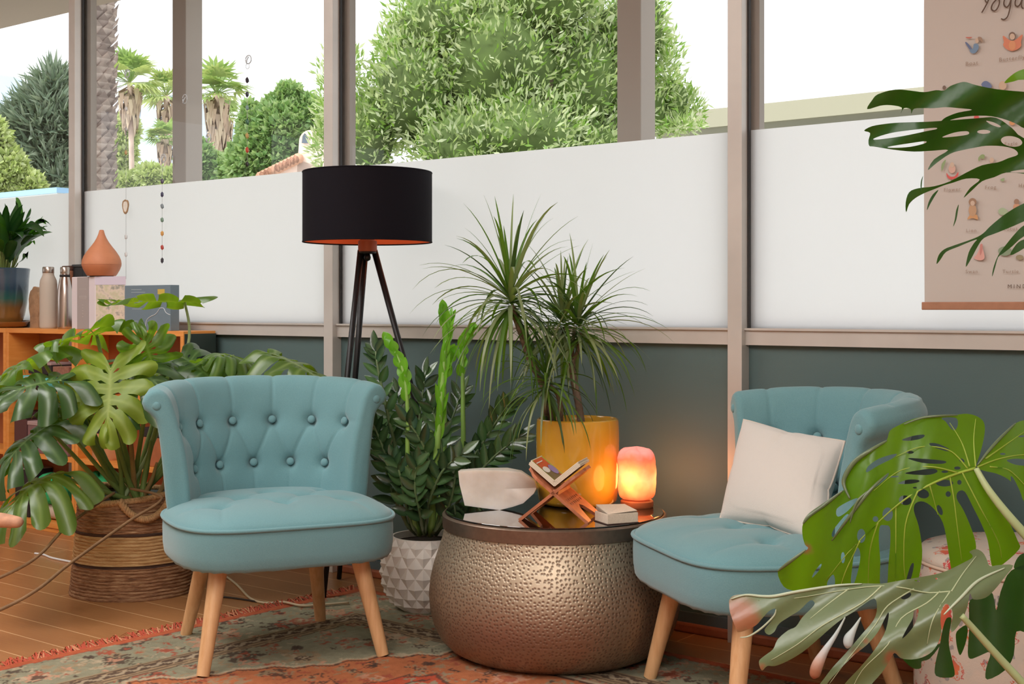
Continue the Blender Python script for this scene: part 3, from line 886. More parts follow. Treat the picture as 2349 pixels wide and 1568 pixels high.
# ---------------- hammered drum table
tc_ = cw(.117, 3.6, .006)
tab = thing('drum_side_table', 'round hammered antique metal drum table with black glass top', 'side table', tc_)
def hammered():
    t = NT('hammered antique nickel'); v = t.coord()
    vo = t.n.new('ShaderNodeTexVoronoi'); vo.voronoi_dimensions = '2D'; vo.inputs['Scale'].default_value = 1; vo.inputs['Randomness'].default_value = .75
    s0 = t.n.new('ShaderNodeSeparateXYZ'); t.link(v, s0.inputs[0]); cx = t.n.new('ShaderNodeCombineXYZ')
    t.link(t.math('MULTIPLY', t.math('ARCTAN2', s0.outputs[0], s0.outputs[1]), 31.0), cx.inputs[0]); t.link(t.math('MULTIPLY', s0.outputs[2], 94.0), cx.inputs[1])
    t.link(cx.outputs[0], vo.inputs['Vector'])
    dd = vo.outputs['Distance']
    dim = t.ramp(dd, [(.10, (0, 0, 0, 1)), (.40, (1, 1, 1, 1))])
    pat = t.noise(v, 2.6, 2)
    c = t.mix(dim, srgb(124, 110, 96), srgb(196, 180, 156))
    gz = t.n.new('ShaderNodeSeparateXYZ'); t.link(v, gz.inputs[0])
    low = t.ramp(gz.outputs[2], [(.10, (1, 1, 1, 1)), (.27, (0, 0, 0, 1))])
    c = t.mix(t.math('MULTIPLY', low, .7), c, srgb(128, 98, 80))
    c = t.mix(t.math('MULTIPLY', pat, .3), c, srgb(166, 146, 126))
    t.link(c, t.b.inputs['Base Color']); t.setin(t.b, Metallic=.8, Roughness=.44)
    t.bump(dim, .3, .004); return t.m
ham = hammered()
rimm = plain('brushed antique metal rim', (132, 114, 100), .38, metal=.85, noise=.1, nscale=60)
pr = [(.235, 0), (.262, .004), (.292, .02), (.316, .045), (.333, .08), (.343, .12), (.346, .16), (.342, .20), (.333, .24), (.320, .28), (.308, .315), (.303, .342)]
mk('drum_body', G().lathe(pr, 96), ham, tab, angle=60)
mk('top_rim', G().lathe([(.303, .341), (.308, .343), (.309, .376), (.306, .3795), (.302, .381), (.298, .377), (.298, .341)], 96), rimm, tab, angle=35)
g = G().lathe([(.29, .368), (.2975, .3705), (.2985, .3838), (.298, .3845), (.001, .3845)], 96)
mk('glass_top', g, plain('black glass', (16, 14, 14), .03, spec=.9, coat=1), tab, angle=30)
TZ = .006 + .3845
def T_(px, py, Y):                     # on the table top
    v = P(px, py, Y); return Vector((v.x, v.y, TZ))

# quartz crystal
qz = NT('milky quartz'); vq = qz.coord()
qz.link(qz.ramp(qz.noise(vq, 14, 4), [(.3, srgb(214, 202, 190)), (.7, srgb(234, 226, 218))]), qz.b.inputs['Base Color'])
qz.setin(qz.b, Roughness=.32); qz.b.inputs['Subsurface Weight'].default_value = .5; qz.b.inputs['Subsurface Radius'].default_value = (.05, .04, .03); qz.b.inputs['Subsurface Scale'].default_value = .5
qz.bump(qz.noise(vq, 30, 4), .2, .003)
Yq = 3.63
cr = thing('quartz_crystal', 'large milky white quartz point lying at the left of the drum table', 'crystal', T_(1140, 1150, Yq))
def QF(pts, Y): return [P(x, y, Y) for x, y in pts]
left = [(1051, 1080, 3.50), (1056, 1130, 3.47), (1066, 1160, 3.45)]
frontL = [(1051, 1080), (1054, 1110), (1066, 1159), (1110, 1165), (1146, 1172), (1176, 1162), (1200, 1154), (1224, 1132), (1231, 1118), (1226, 1103), (1196, 1083), (1164, 1079), (1100, 1078)]
bkL = [(1072, 1076), (1075, 1106), (1085, 1140), (1115, 1146), (1150, 1148), (1178, 1144), (1200, 1138), (1220, 1124), (1228, 1116), (1222, 1100), (1190, 1080), (1160, 1074), (1110, 1074)]
Yf = [3.61, 3.61, 3.605, 3.60, 3.595, 3.60, 3.605, 3.61, 3.625, 3.61, 3.60, 3.60, 3.61]
A_ = [P(x, y, Y) for (x, y), Y in zip(frontL, Yf)]; B_ = [P(x, y, Y + .07) for (x, y), Y in zip(bkL, Yf)]
M_ = [(a + b) / 2 + (a - sum(A_, Vector()) / 13).normalized() * .006 for a, b in zip(A_, B_)]
zmin = min(p.z for p in A_ + M_)
n = 13; fc = sum(A_, Vector()) / n - FW * .002 + Vector((.0, 0, .002)); bc = sum(B_, Vector()) / n + FW * .01
V = A_ + M_ + B_ + [fc, bc]
V = [Vector((p.x, p.y, max(p.z, TZ))) for p in V]
F = []
for i in range(n):
    k = (i+1) % n; F += [(i, k, n+k, n+i), (n+i, n+k, 2*n+k, 2*n+i), (3*n, k, i), (3*n+1, 2*n+i, 2*n+k)]
mk('crystal_body', G().add(V, F), qz.m, cr, True, world=True, angle=48)

# yellow pot
yp = T_(1325, 1150, 3.72)
ypot = NT('glossy mustard glaze'); yv = ypot.coord()
ypot.link(ypot.ramp(ypot.noise(yv, 5, 3), [(.3, srgb(206, 146, 40)), (.7, srgb(226, 170, 58))]), ypot.b.inputs['Base Color'])
ypot.setin(ypot.b, Roughness=.16); ypot.b.inputs['Coat Weight'].default_value = .5; ypot = ypot.m
soil = plain('dark potting soil', (62, 48, 38), 1, noise=.4, nscale=60, bump=1, bscale=80)
drac = thing('potted_dracaena', 'spiky dracaena with bare canes in a mustard yellow pot on the drum table', 'potted plant', yp)
mk('pot', G().lathe([(.096, 0), (.106, .004), (.112, .014), (.1165, .05), (.118, .12), (.1185, .20), (.1175, .232), (.1165, .24), (.1125, .2425), (.109, .238), (.1085, .21), (.108, .19)], 64, cap=True), ypot, drac, angle=50)
mk('soil', G().lathe([(.108, .205), (.05, .21), (.001, .212)], 32), soil, drac)

# salt lamp
sl_ = T_(1461, 1150, 3.655)
salt = thing('salt_lamp', 'glowing orange pink salt lamp beside the yellow pot', 'lamp', sl_)
st_ = NT('glowing himalayan salt'); sv = st_.coord()
gz = st_.n.new('ShaderNodeSeparateXYZ'); st_.link(sv, gz.inputs[0])
zz = st_.math('MULTIPLY_ADD', gz.outputs[2], 6.2, -.14)
nz_ = st_.noise(sv, 13, 3); zz = st_.math('ADD', zz, st_.math('MULTIPLY_ADD', nz_, .55, -.28))
cr_ = st_.ramp(zz, [(.0, srgb(255, 122, 66)), (.2, srgb(255, 168, 102)), (.36, srgb(255, 190, 128)), (.55, srgb(255, 150, 92)), (.70, srgb(246, 116, 84)), (.84, srgb(242, 148, 136))])
st_.link(cr_, st_.b.inputs['Base Color']); st_.link(cr_, st_.b.inputs['Emission Color']); st_.b.inputs['Emission Strength'].default_value = .72
st_.setin(st_.b, Roughness=.6); st_.bump(st_.noise(sv, 30, 4), .4, .004)
r = random.Random(8)
def saltf(u, v):
    a = 2*pi*u; R = .0495 * (min(1, (1 - abs(2*v - 1)**7))**.35)
    k = 1 + .05*sin(3*a + 1) * sin(6*v) + .03*sin(5*a + 9*v) + .025 * sin(11*a) * sin(v*14)
    ex = abs(cos(a))**.8 * (1 if cos(a) > 0 else -1), abs(sin(a))**.8 * (1 if sin(a) > 0 else -1)
    return Vector((R*k*ex[0], R*k*ex[1], .018 + .148 * v + .004*sin(4*a + 1)*(v > .8)))
mk('salt_block', G().grid(saltf, 40, 30), st_.m, salt)
mk('wooden_base', G().lathe([(.044, 0), (.046, .003), (.046, .017), (.043, .02)], 32), plain('brown turned wood', (150, 84, 50), .5, noise=.2), salt, angle=40)
pl = bpy.data.lights.new('salt_lamp_bulb', 'POINT'); pl.energy = 1.1; pl.color = (1, .36, .10); pl.shadow_soft_size = .04
po = bpy.data.objects.new('salt_lamp_bulb', pl); po.location = (sl_.x, sl_.y - .0, sl_.z + .085); 
pl.energy = 0
COL.objects.link(po)
# the glow leaves the block through a ring of small lamps close to its surface
for k, (dx, dy) in enumerate(((-.045, -.075), (.03, -.075), (.07, 0), (.02, .08))):
    l = bpy.data.lights.new('salt_glow', 'POINT'); l.energy = (.55, .1, .3, .8)[k]; l.color = (1, .36, .09); l.shadow_soft_size = .045
    o = bpy.data.objects.new('salt_glow', l); q = RT * dx + FW * dy; o.location = (sl_.x + q.x, sl_.y + q.y, sl_.z + .07); COL.objects.link(o)

# carved book stand
bsx = cw(.128, 3.475); bs = thing('carved_book_stand', 'small carved reddish wood folding book stand in front of the yellow pot', 'book stand', (bsx.x, bsx.y, TZ))
wcar = plain('carved sheesham wood', (186, 112, 78), .45, noise=.22, nscale=40, bump=.2, bscale=60)
ax_ = (RT * .268 + FW * .963).normalized(); bx_ = (RT * .963 - FW * .268).normalized()
def board(sgn, th=.008):
    # 2D outline (w along ax_, l along the board) with cut-outs
    Lb, Wb = .232, .078
    foot = bx_ * (-sgn * .092); top = bx_ * (sgn * .092) + Vector((0, 0, .148))
    dl = (top - foot).normalized(); nr = dl.cross(ax_).normalized()
    def o3(w_, l_, t): return bsx + Vector((0, 0, TZ)) + foot + ax_ * w_ + dl * l_ + nr * t
    ol = [(-Wb, 0), (-.045, 0), (-.035, .02), (-.02, .045), (0, .055), (.02, .045), (.035, .02), (.045, 0), (Wb, 0), (Wb, .10), (Wb, .175), (Wb-.008, .19), (.052, .20), (.04, .212), (.02, .213), (.0, .222), (-.02, .213), (-.04, .212), (-.052, .20), (-Wb+.008, .19), (-Wb, .175), (-Wb, .10)]
    holes = []
    for k in range(-3, 4):
        for j in range(2):
            cx, cy = k * .018, .066 + j * .014
            holes.append([(cx + .0055*cos(a*pi/3 + .5), cy + .005*sin(a*pi/3 + .5)) for a in range(6)])
    for k in (-1, 0, 1): holes.append([(k*.022 + .006*cos(a*pi/3), .198 + .004*sin(a*pi/3)) for a in range(6)])
    loops = [ol] + holes; vs = []; es = []
    for lp in loops:
        b = len(vs); vs += [Vector(p) for p in lp]; es += [(b+i, b+(i+1) % len(lp)) for i in range(len(lp))]
    r_ = geometry.delaunay_2d_cdt(vs, es, [], 1, 1e-6)
    def inside(p, lp):
        c = False; j = len(lp) - 1
        for i in range(len(lp)):
            if (lp[i][1] > p[1]) != (lp[j][1] > p[1]) and p[0] < (lp[j][0]-lp[i][0])*(p[1]-lp[i][1])/(lp[j][1]-lp[i][1]) + lp[i][0]: c = not c
            j = i
        return c
    fs = [f for f in r_[2] if inside(sum((r_[0][i] for i in f), Vector((0, 0)))/len(f), ol) and not any(inside(sum((r_[0][i] for i in f), Vector((0, 0)))/len(f), hh) for hh in holes)]
    g = G().add([o3(v.x, v.y, 0) for v in r_[0]], fs)
    return g, th
for sg in (-1, 1):
    g, th = board(sg)
    mk('carved_board', g, wcar, bs, False, world=True, solid=th)
mk('hinge_block', G().obox(bsx + Vector((0, 0, TZ + .074)), bx_ * .012, ax_ * .07, Vector((0, 0, .008))), wcar, bs, False, world=True, bevel=.002)
# open picture book resting in the stand
ob = thing('open_picture_book', 'small open picture book with a colourful page, resting on the carved stand', 'book', (bsx.x, bsx.y, TZ + .084))
pap = plain('book page paper', (226, 214, 192), .8); grn = plain('lime page border', (166, 184, 84), .7)
g = G(); gp = [G(), G(), G(), G(), G()]
o0 = bsx + Vector((0, 0, TZ + .089))
for sg in (-1, 1):
    dl = (bx_ * sg * .092 + Vector((0, 0, .074))).normalized(); up = (ax_.cross(dl) * 1)
    if up.z < 0: up = -up
    c = o0 + dl * .046 + up * .007 - ax_ * .008
    for k in range(4): g.obox(c + up * (k - 1.5) * .0034 + dl * (.0015 * (k % 2)), dl * .044, ax_ * .056, up * .0015)
    def pg(w0, w1, l0, l1, t): return [c + up * (.0066 + t) + ax_ * a + dl * b for a, b in ((w0, l0), (w1, l0), (w1, l1), (w0, l1))]
    if sg < 0:
        gp[0].add(pg(-.055, .055, -.043, .043, .0004), [(0, 1, 2, 3)])
        gp[1].add(pg(-.052, .042, -.042, .042, .0009), [(0, 1, 2, 3)])
        gp[2].add(pg(-.052, .030, -.042, -.006, .0013), [(0, 1, 2, 3)])
        gp[3].add([c + up * .0088 + ax_ * (.02 + .026*cos(t)) + dl * (-.006 + .018*sin(t)) for t in [k*pi/6 for k in range(12)]], [tuple(range(12))])
        gp[4].add([c + up * .0084 + ax_ * (-.03 + .026*cos(t)) + dl * (.002 + .011*sin(t)) for t in [k*pi/6 for k in range(12)]], [tuple(range(12))])
        gp[4].obox(c + up * .0085 + ax_ * -.02 + dl * .03, ax_ * .03, dl * .0016 + ax_ * .004, up * .0002)
mk('page_block', g, pap, ob, False, world=True)
for q, m_, nm in zip(gp, (grn, plain('page orange', (206, 92, 50), .7), plain('page olive brown', (122, 102, 66), .7), plain('page violet', (150, 132, 182), .7), plain('page white', (232, 222, 214), .7)), ('lime_border', 'orange_picture', 'brown_picture', 'violet_picture', 'white_picture')):
    mk(nm, q, m_, ob, False, world=True)

# face-down thick paperback at the right of the stand
pbx = T_(1414, 1175, 3.40); pb = thing('paperback_book', 'thick cream paged book lying with loose pages at the right of the carved stand', 'book', pbx, TH + radians(24))
g = G().box((-.045, -.035, .002), (.045, .035, .027), 0)
for k in range(7): g.add([(-.043, -.034, .0272), (.043, -.034, .0272 + .0008*k), (.043, .034, .030 + .0016*k), (-.043, .034, .030 + .0022*k)], [(0, 1, 2, 3)], 0)
mk('pages', g, plain('cream page edges', (222, 206, 186), .8, noise=.08, nscale=300), pb, False, bevel=.001)
mk('cover', G().box((-.047, -.037, 0), (.047, .037, .002)), plain('dark book cover', (70, 50, 44), .6), pb, False)

# ---------------- tripod lamp
lx = cw(-.473, 4.27); lamp = thing('tripod_floor_lamp', 'black tripod floor lamp with a black drum shade and copper lining', 'floor lamp', (lx.x, lx.y, 0))
blk = plain('black shade fabric', (20, 17, 24), .8, spec=.15); cop = plain('copper lining', (224, 112, 62), .32, metal=.7, emis=.12)
R = .211; z0, z1 = 1.163, 1.389
mk('lamp_shade', G().add([(R*cos(2*pi*i/72), R*sin(2*pi*i/72), z) for z in (z0, z1) for i in range(72)], [(i, (i+1) % 72, 72+(i+1) % 72, 72+i) for i in range(72)]), blk, lamp)
mk('shade_lining', G().add([((R-.002)*cos(2*pi*i/72), (R-.002)*sin(2*pi*i/72), z) for z in (z0, z1) for i in range(72)], [(i, 72+i, 72+(i+1) % 72, (i+1) % 72) for i in range(72)]), cop, lamp)
mk('shade_rim', G().loop([((R-.001)*cos(2*pi*i/72), (R-.001)*sin(2*pi*i/72), z0) for i in range(72)], .0025, 6).loop([((R-.001)*cos(2*pi*i/72), (R-.001)*sin(2*pi*i/72), z1) for i in range(72)], .0025, 6), blk, lamp)
mk('lamp_holder', G().lathe([(.030, 1.132), (.031, 1.136), (.031, 1.166), (.024, 1.17), (.018, 1.2), (.018, 1.24), (.001, 1.24)], 28), plain('copper painted wood', (176, 92, 58), .5), lamp, angle=40)
mk('bulb', G().lathe([(.001, 1.335), (.018, 1.33), (.03, 1.305), (.03, 1.285), (.018, 1.255), (.014, 1.24)], 20), plain('warm bulb', (255, 180, 120), .5, emis=1.2), lamp)
g = G()
for k in range(3):
    a = 2*pi*k/3; g.tube([(.02*cos(a), .02*sin(a), 1.235), (R*cos(a), R*sin(a), z1 - .004)], .0015, 5)
mk('shade_spider', g, plain('black painted metal', (26, 25, 27), .38, metal=.3), lamp)
metb = MATS['black painted metal']
ft = [cw(-.613, 4.242) - lx, cw(-.602, 4.54) - lx, cw(-.15, 4.32) - lx]
for k, f in enumerate(ft):
    q = Vector((f.x, f.y, 0)).normalized() * .022
    mk('leg', G().tube([(q.x, q.y, 1.136), (f.x, f.y, .006)], [.0105, .0085], 12), metb, lamp)
mk('leg_bracket', G().lathe([(.028, 1.124), (.03, 1.127), (.03, 1.132), (.028, 1.134)], 20), metb, lamp)
mk('hub_knob', G().lathe([(.001, 1.1), (.009, 1.104), (.011, 1.112), (.008, 1.124)], 14), metb, lamp)

# ---------------- white faceted pot (plant added later)
zp = cw(-.268, 4.10, .006)
zz_ = thing('potted_zz_plant', 'glossy dark green zz plant in a white faceted pineapple pot', 'potted plant', zp)
prz = [(.082, 0.0), (.105, .022), (.122, .05), (.133, .083), (.136, .115), (.135, .148), (.128, .18), (.119, .207), (.113, .228)]
g = G(); nn_ = 17; V = []; F = []
for j, (rr, z) in enumerate(prz):
    for i in range(nn_):
        a = 2*pi*(i + .5*(j % 2)) / nn_; V.append((rr*cos(a), rr*sin(a), z))
m = len(prz)
for j in range(1, m - 1):
    for i in range(nn_):
        if j % 2: l, r_, up_, dn = j*nn_+(i-1) % nn_, j*nn_+i, (j+1)*nn_+i, (j-1)*nn_+i
        else: l, r_, up_, dn = j*nn_+i, j*nn_+(i+1) % nn_, (j+1)*nn_+i, (j-1)*nn_+i
        c = (Vector(V[l]) + Vector(V[r_]) + Vector(V[up_]) + Vector(V[dn])) / 4
        q = Vector((c.x, c.y, 0)).normalized(); c = c + q * .016; V.append(tuple(c)); k = len(V) - 1
        F += [(dn, r_, k), (r_, up_, k), (up_, l, k), (l, dn, k)]
for i in range(nn_): F.append((i, (i+1) % nn_, nn_+i)); 
g.add(V, F)
g.lathe([(.079, .0), (.10, .022), (.115, .05), (.126, .1), (.126, .15), (.112, .228), (.104, .228), (.104, .19)], 44)
mk('pot', g, plain('white matte ceramic', (226, 216, 206), .55), zz_, False)
mk('soil', G().lathe([(.105, .207), (.001, .21)], 28), soil, zz_)

# ---------------- patterned pouf
pf = cw(1.155, 2.90); pouf = thing('floral_pouf', 'round cream pouf with red and orange floral print behind the monstera leaves', 'ottoman', (pf.x, pf.y, .007))
t = NT('floral printed cotton'); v = t.coord()
vn_ = t.n.new('ShaderNodeTexVoronoi'); vn_.inputs['Scale'].default_value = 17; t.link(v, vn_.inputs['Vector'])
n1 = t.noise(v, 48, 5, .7); f1 = t.math('ADD', vn_.outputs['Distance'], t.math('MULTIPLY_ADD', n1, .7, -.35))
blot = t.ramp(f1, [(.29, (1, 1, 1, 1)), (.31, (0, 0, 0, 1)), (.37, (0, 0, 0, 1)), (.38, (1, 1, 1, 1)), (.41, (1, 1, 1, 1)), (.42, (0, 0, 0, 1))])
hue = t.ramp(t.noise(v, 7, 1), [(.42, srgb(188, 66, 66)), (.5, srgb(214, 112, 70)), (.6, srgb(180, 80, 74))])
base = t.mix(t.noise(v, 30, 3), srgb(214, 190, 172), srgb(186, 178, 168))
v2 = t.n.new('ShaderNodeTexVoronoi'); v2.inputs['Scale'].default_value = 33; t.link(v, v2.inputs['Vector'])
gl_ = t.ramp(t.math('ADD', v2.outputs['Distance'], t.math('MULTIPLY_ADD', n1, .6, -.3)), [(.2, (1, 1, 1, 1)), (.23, (0, 0, 0, 1))])
base = t.mix(t.math('MULTIPLY', gl_, .7), base, srgb(124, 124, 126))
c = t.mix(blot, base, hue)
sz = t.n.new('ShaderNodeSeparateXYZ'); t.link(v, sz.inputs[0]); z_ = sz.outputs[2]
def band(a, b): return t.math('MULTIPLY', t.math('GREATER_THAN', z_, a), t.math('LESS_THAN', z_, b))
bd = t.math('ADD', band(.326, .346), band(.062, .084)); wv = t.noise(t.coord(scale=(1, 1, .3)), 120, 2)
c = t.mix(bd, c, t.ramp(wv, [(.45, srgb(108, 104, 104)), (.55, srgb(186, 174, 166))]))
t.link(c, t.b.inputs['Base Color']); t.setin(t.b, Roughness=.9); t.bump(t.noise(v, 300, 2), .2, .002)
pm = t.m
mk('body', G().lathe([(.225, 0), (.244, .012), (.25, .04), (.252, .2), (.25, .36), (.246, .378)], 72), pm, pouf, angle=60)
mk('top_pad', G().lathe([(.246, .376), (.244, .392), (.232, .404), (.19, .411), (.1, .416), (.001, .417)], 72), pm, pouf)
mk('piping', G().loop([(.247*cos(2*pi*i/72), .247*sin(2*pi*i/72), .378) for i in range(72)], .004, 6), plain('pouf piping', (206, 180, 160), .8), pouf)
# ============================================================ SHELVES AND WHAT IS ON THEM
orange = NT('orange stained wood'); ov = orange.coord(scale=(3, 3, 20))
orange.link(orange.ramp(orange.noise(ov, 3, 3), [(.3, srgb(226, 142, 62)), (.7, srgb(238, 160, 82))]), orange.b.inputs['Base Color'])
orange.setin(orange.b, Roughness=.45); orange = orange.m
orb = plain('orange brown back board', (176, 104, 60), .7); endshade = plain('dark green end shade', (48, 62, 58), .6)
DF, DB, ZT = .185, .031, .858
LV = [.04, .325, .588, ZT]
def shelf_unit(x0, x1, label, end=False):
    t = thing('cube_shelf', label, 'shelf', (x0, -DB, 0), 0, 'orange cube shelf units')
    th = .020
    def pt(name, lo, hi, m=orange): return mk(name, G().box(lo, hi), m, t, False, world=True, bevel=.001)
    pt('side_panel', (x0, -DF, 0), (x0 + th, -DB, ZT - .02)); pt('side_panel', (x1 - th, -DF, 0), (x1, -DB, ZT - .02))
    pt('top_board', (x0, -DF, ZT - .02), (x1, -DB, ZT)); pt('back_board', (x0 + th, -DB - .006, .02), (x1 - th, -DB, ZT - .02), orb)
    pt('shelf_board', (x0 + th, -DF, LV[0] - .02), (x1 - th, -DB, LV[0])); pt('plinth', (x0 + th, -DF + .006, 0), (x1 - th, -DF + .02, LV[0] - .02))
    for z in LV[1:3]: pt('shelf_board', (x0 + th, -DF, z - .02), (x1 - th, -DB, z))
    if end: pt('end_shade', (x1, -DF + .004, 0), (x1 + .003, -DB, ZT - .01), endshade)  # thin sheet, its dark green stands in for shade on the shelf side
    return t
xr = WX(421, DF); xm = WX(172, DF); xl = WX(14, DF)
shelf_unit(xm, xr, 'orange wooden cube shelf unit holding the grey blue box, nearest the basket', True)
shelf_unit(xl, xm - .004, 'orange wooden cube shelf unit under the bottles, left of the basket')
shelf_unit(xl - .86, xl - .004, 'orange wooden cube shelf unit cut off by the left edge')
def sx(px, d): return WX(px, d)
def onshelf(px, d, z): return Vector((WX(px, d), -d, z))

# rolled towels, blankets and boxes in the cubbies
def roll(name, label, px, d, z, L, R, m1, m2, lab2='towel', ax='y', grp=None):
    c = onshelf(px, d, z); t = thing(name, label, lab2, c, 0, grp)
    g = G(); n = 60; sh = []
    for k in range(n + 1):
        a = 5.2*pi*k/n; rr = R * (.28 + .72*k/n); sh.append((rr*cos(a), rr*sin(a) + R))
    V = []; F = []; h = L / 2
    for q in (-h, h):
        for (a, b) in sh: V.append((a, q, b) if ax == 'y' else (q, a, b))
    for k in range(n): F.append((k, k+1, n+2+k, n+1+k))
    g.add(V, F); mk('rolled_cloth', g, [m1], t, solid=R * .1)
    g = G().lathe([(R*.9, 0), (R*.93, .004), (R*.93, L*.94), (R*.9, L*.95)], 24)
    g.v = [((x), (z_ - L/2 + .003), y + R) if ax == 'y' else (z_ - L/2 + .003, x, y + R) for x, y, z_ in g.v]
    mk('inner_roll', g, m2, t)
    return t
tq = plain('turquoise towel', (98, 188, 188), .95, noise=.2, nscale=50, bump=.6, bscale=150); gt = plain('grey blue striped towel', (150, 166, 172), .95, noise=.35, nscale=60, bump=.5, bscale=150)
bg_ = plain('beige blanket wool', (206, 186, 168), .95, bump=.5, bscale=120); dk = plain('near black cloth', (44, 36, 36), .8); mv = plain('mauve bolster cloth', (132, 96, 96), .85, noise=.1, nscale=30)
mvl = plain('pale mauve lid', (176, 148, 146), .8); grc = plain('bright green fleece', (52, 176, 112), .95, noise=.25, nscale=14, bump=.8, bscale=40)
z1_ = LV[2]
roll('rolled_towel', 'grey blue striped rolled towel at the left end of the upper shelf cubby', 40, .115, z1_, .13, .030, gt, gt, ax='y', grp='rolled towels in the upper cubby')
roll('rolled_towel', 'rolled turquoise and beige towel with spiral end, second in the upper cubby', 78, .115, z1_, .13, .034, tq, bg_, grp='rolled towels in the upper cubby')
roll('rolled_towel', 'rolled turquoise towel at the right end of the upper cubby', 130, .115, z1_, .13, .032, tq, tq, grp='rolled towels in the upper cubby')
def bundle(name, label, cat, px, d, z, sx_, sy_, sz_, m, seed, sub='folded_cloth'):
    c = onshelf(px, d, z); t = thing(name, label, cat, c); r = random.Random(seed); ph = [r.uniform(0, 6) for _ in range(6)]
    g = G()
    def f(u, v):
        a = 2*pi*u; b = pi*(v - .5)
        cx, sx1 = abs(cos(a))**.6*(1 if cos(a) > 0 else -1), abs(sin(a))**.6*(1 if sin(a) > 0 else -1); cb = abs(cos(b))**.5; sb = abs(sin(b))**.7*(1 if b > 0 else -1)
        k = 1 + .07*sin(5*a + ph[0] + 3*v) * cb + .04*sin(9*a + ph[1])*cb
        return Vector((sx_*k*cx*cb, sy_*cb*sx1, sz_*(1 + sb*(1 + .08*sin(4*a + ph[2])))*1.0))
    g.grid(f, 40, 24); mk(sub, g, m, t); return t
bundle('dark_bag', 'dark soft bag between the rolled turquoise towels', 'bag', 106, .115, z1_, .038, .05, .026, dk, 1, 'bag_body')
def boxthing(name, label, cat, x0, x1, d0, d1, z0, z1, m, lid=None, lidh=.03, sub='box_body', grp=None):
    t = thing(name, label, cat, ((x0+x1)/2, -(d0+d1)/2, z0), 0, grp)
    mk(sub, G().box((x0, -d1, z0), (x1, -d0, z1 - (lidh if lid else 0))), m, t, False, world=True, bevel=.003)
    if lid: mk('lid', G().box((x0 - .002, -d1 - .002, z1 - lidh), (x1 + .002, -d0, z1)), lid, t, False, world=True, bevel=.003)
    return t
boxthing('black_case', 'black case with small white label lying on the towels', 'case', sx(60, .16), sx(112, .16), .05, .15, z1_ + .074, z1_ + .125, dk, mvl, .012)
boxthing('folded_blanket', 'folded brown blanket on the towels in the upper cubby', 'blanket', sx(116, .16), sx(152, .16), .05, .15, z1_ + .072, z1_ + .11, plain('brown folded wool', (150, 104, 86), .95, noise=.2, nscale=80), None, sub='folded_layers')
boxthing('storage_box', 'large mauve storage box with pale lid in the middle cubby', 'box', sx(62, .175), sx(154, .175), .045, .172, LV[1], LV[1] + .135, mv, mvl, .018)
boxthing('storage_box', 'dark brown box leaning at the left of the mauve storage box', 'box', sx(30, .17), sx(58, .17), .045, .165, LV[1], LV[1] + .17, plain('dark mauve card', (92, 56, 54), .8), plain('darker mauve lid', (70, 44, 44), .8), .03)
bundle('green_blanket', 'bright green fleece blanket stuffed in the bottom cubby', 'blanket', 128, .11, LV[0] + .07, .095, .06, .062, grc, 3)
boxthing('equipment_box', 'dark box with silver edge at the left of the green blanket', 'box', sx(32, .165), sx(64, .165), .045, .16, LV[0], LV[0] + .21, dk, plain('silver edge', (170, 166, 166), .4, metal=.6), .006)
t = thing('rolled_mat', 'rolled beige mat lying under the green blanket', 'mat', onshelf(122, .115, LV[0]))
g = G(); pth = [Vector((x, 0, .035)) for x in (-.13, .115)]
g.tube(pth, .034, 24); mk('roll_body', g, bg_, t)
mk('roll_core', G().tube([Vector((.1155, 0, .035)), Vector((.1165, 0, .035))], .016, 16), dk, t)
# right unit
bundle('folded_shawl', 'mauve shawl lying in the upper cubby behind the monstera', 'cloth', 222, .11, LV[2], .09, .05, .028, mv, 6)
boxthing('grey_box', 'small grey green box at the back of the upper right cubby', 'box', sx(330, .12), sx(385, .12), .045, .11, LV[2], LV[2] + .16, plain('grey green card', (122, 138, 130), .8), plain('grey lid', (110, 126, 120), .8), .02)
t = thing('woven_drum', 'tan round drum with a black rim in the middle cubby behind the stems', 'drum', onshelf(252, .108, LV[1]))
mk('drum_shell', G().lathe([(.066, 0), (.070, .01), (.070, .11), (.068, .118)], 40), plain('tan drum wood', (206, 146, 104), .6, noise=.1), t, angle=50)
mk('drum_rim', G().lathe([(.072, .112), (.0735, .12), (.071, .13), (.001, .131)], 40), dk, t, angle=40)
boxthing('wooden_box', 'brown wooden box with a black band beside the tan drum', 'box', sx(318, .17), sx(372, .17), .045, .165, LV[1], LV[1] + .15, plain('brown varnished board', (176, 104, 66), .5, noise=.1), dk, .035)
bundle('green_blanket', 'green fleece blanket in the bottom cubby behind the basket', 'blanket', 228, .11, LV[0], .10, .055, .11, grc, 4)
boxthing('dark_box', 'black box in the bottom cubby behind the basket', 'box', sx(330, .17), sx(395, .17), .045, .165, LV[0], LV[0] + .17, dk, mvl, .01)

# ---- on top
def lathe_thing(name, label, cat, c, parts, n=40):
    t = thing(name, label, cat, c)
    for nm, prof, m in parts: mk(nm, G().lathe(prof, n), m, t, angle=45)
    return t
def glaze():
    t = NT('blue to amber glaze'); v = t.coord(); s = t.n.new('ShaderNodeSeparateXYZ'); t.link(v, s.inputs[0])
    z = t.math('ADD', s.outputs[2], t.math('MULTIPLY_ADD', t.noise(v, 12, 3), .03, -.015))
    f = t.math('DIVIDE', z, .23)
    t.link(t.ramp(f, [(.08, srgb(150, 106, 54)), (.38, srgb(118, 86, 48)), (.55, srgb(44, 92, 86)), (.75, srgb(36, 66, 88)), (.97, srgb(70, 90, 110))]), t.b.inputs['Base Color'])
    t.setin(t.b, Roughness=.15); t.b.inputs['Coat Weight'].default_value = .6; return t.m
gz_ = glaze()
pp = P(22, 740, 5.86); pp = Vector((pp.x, -.118, ZT))
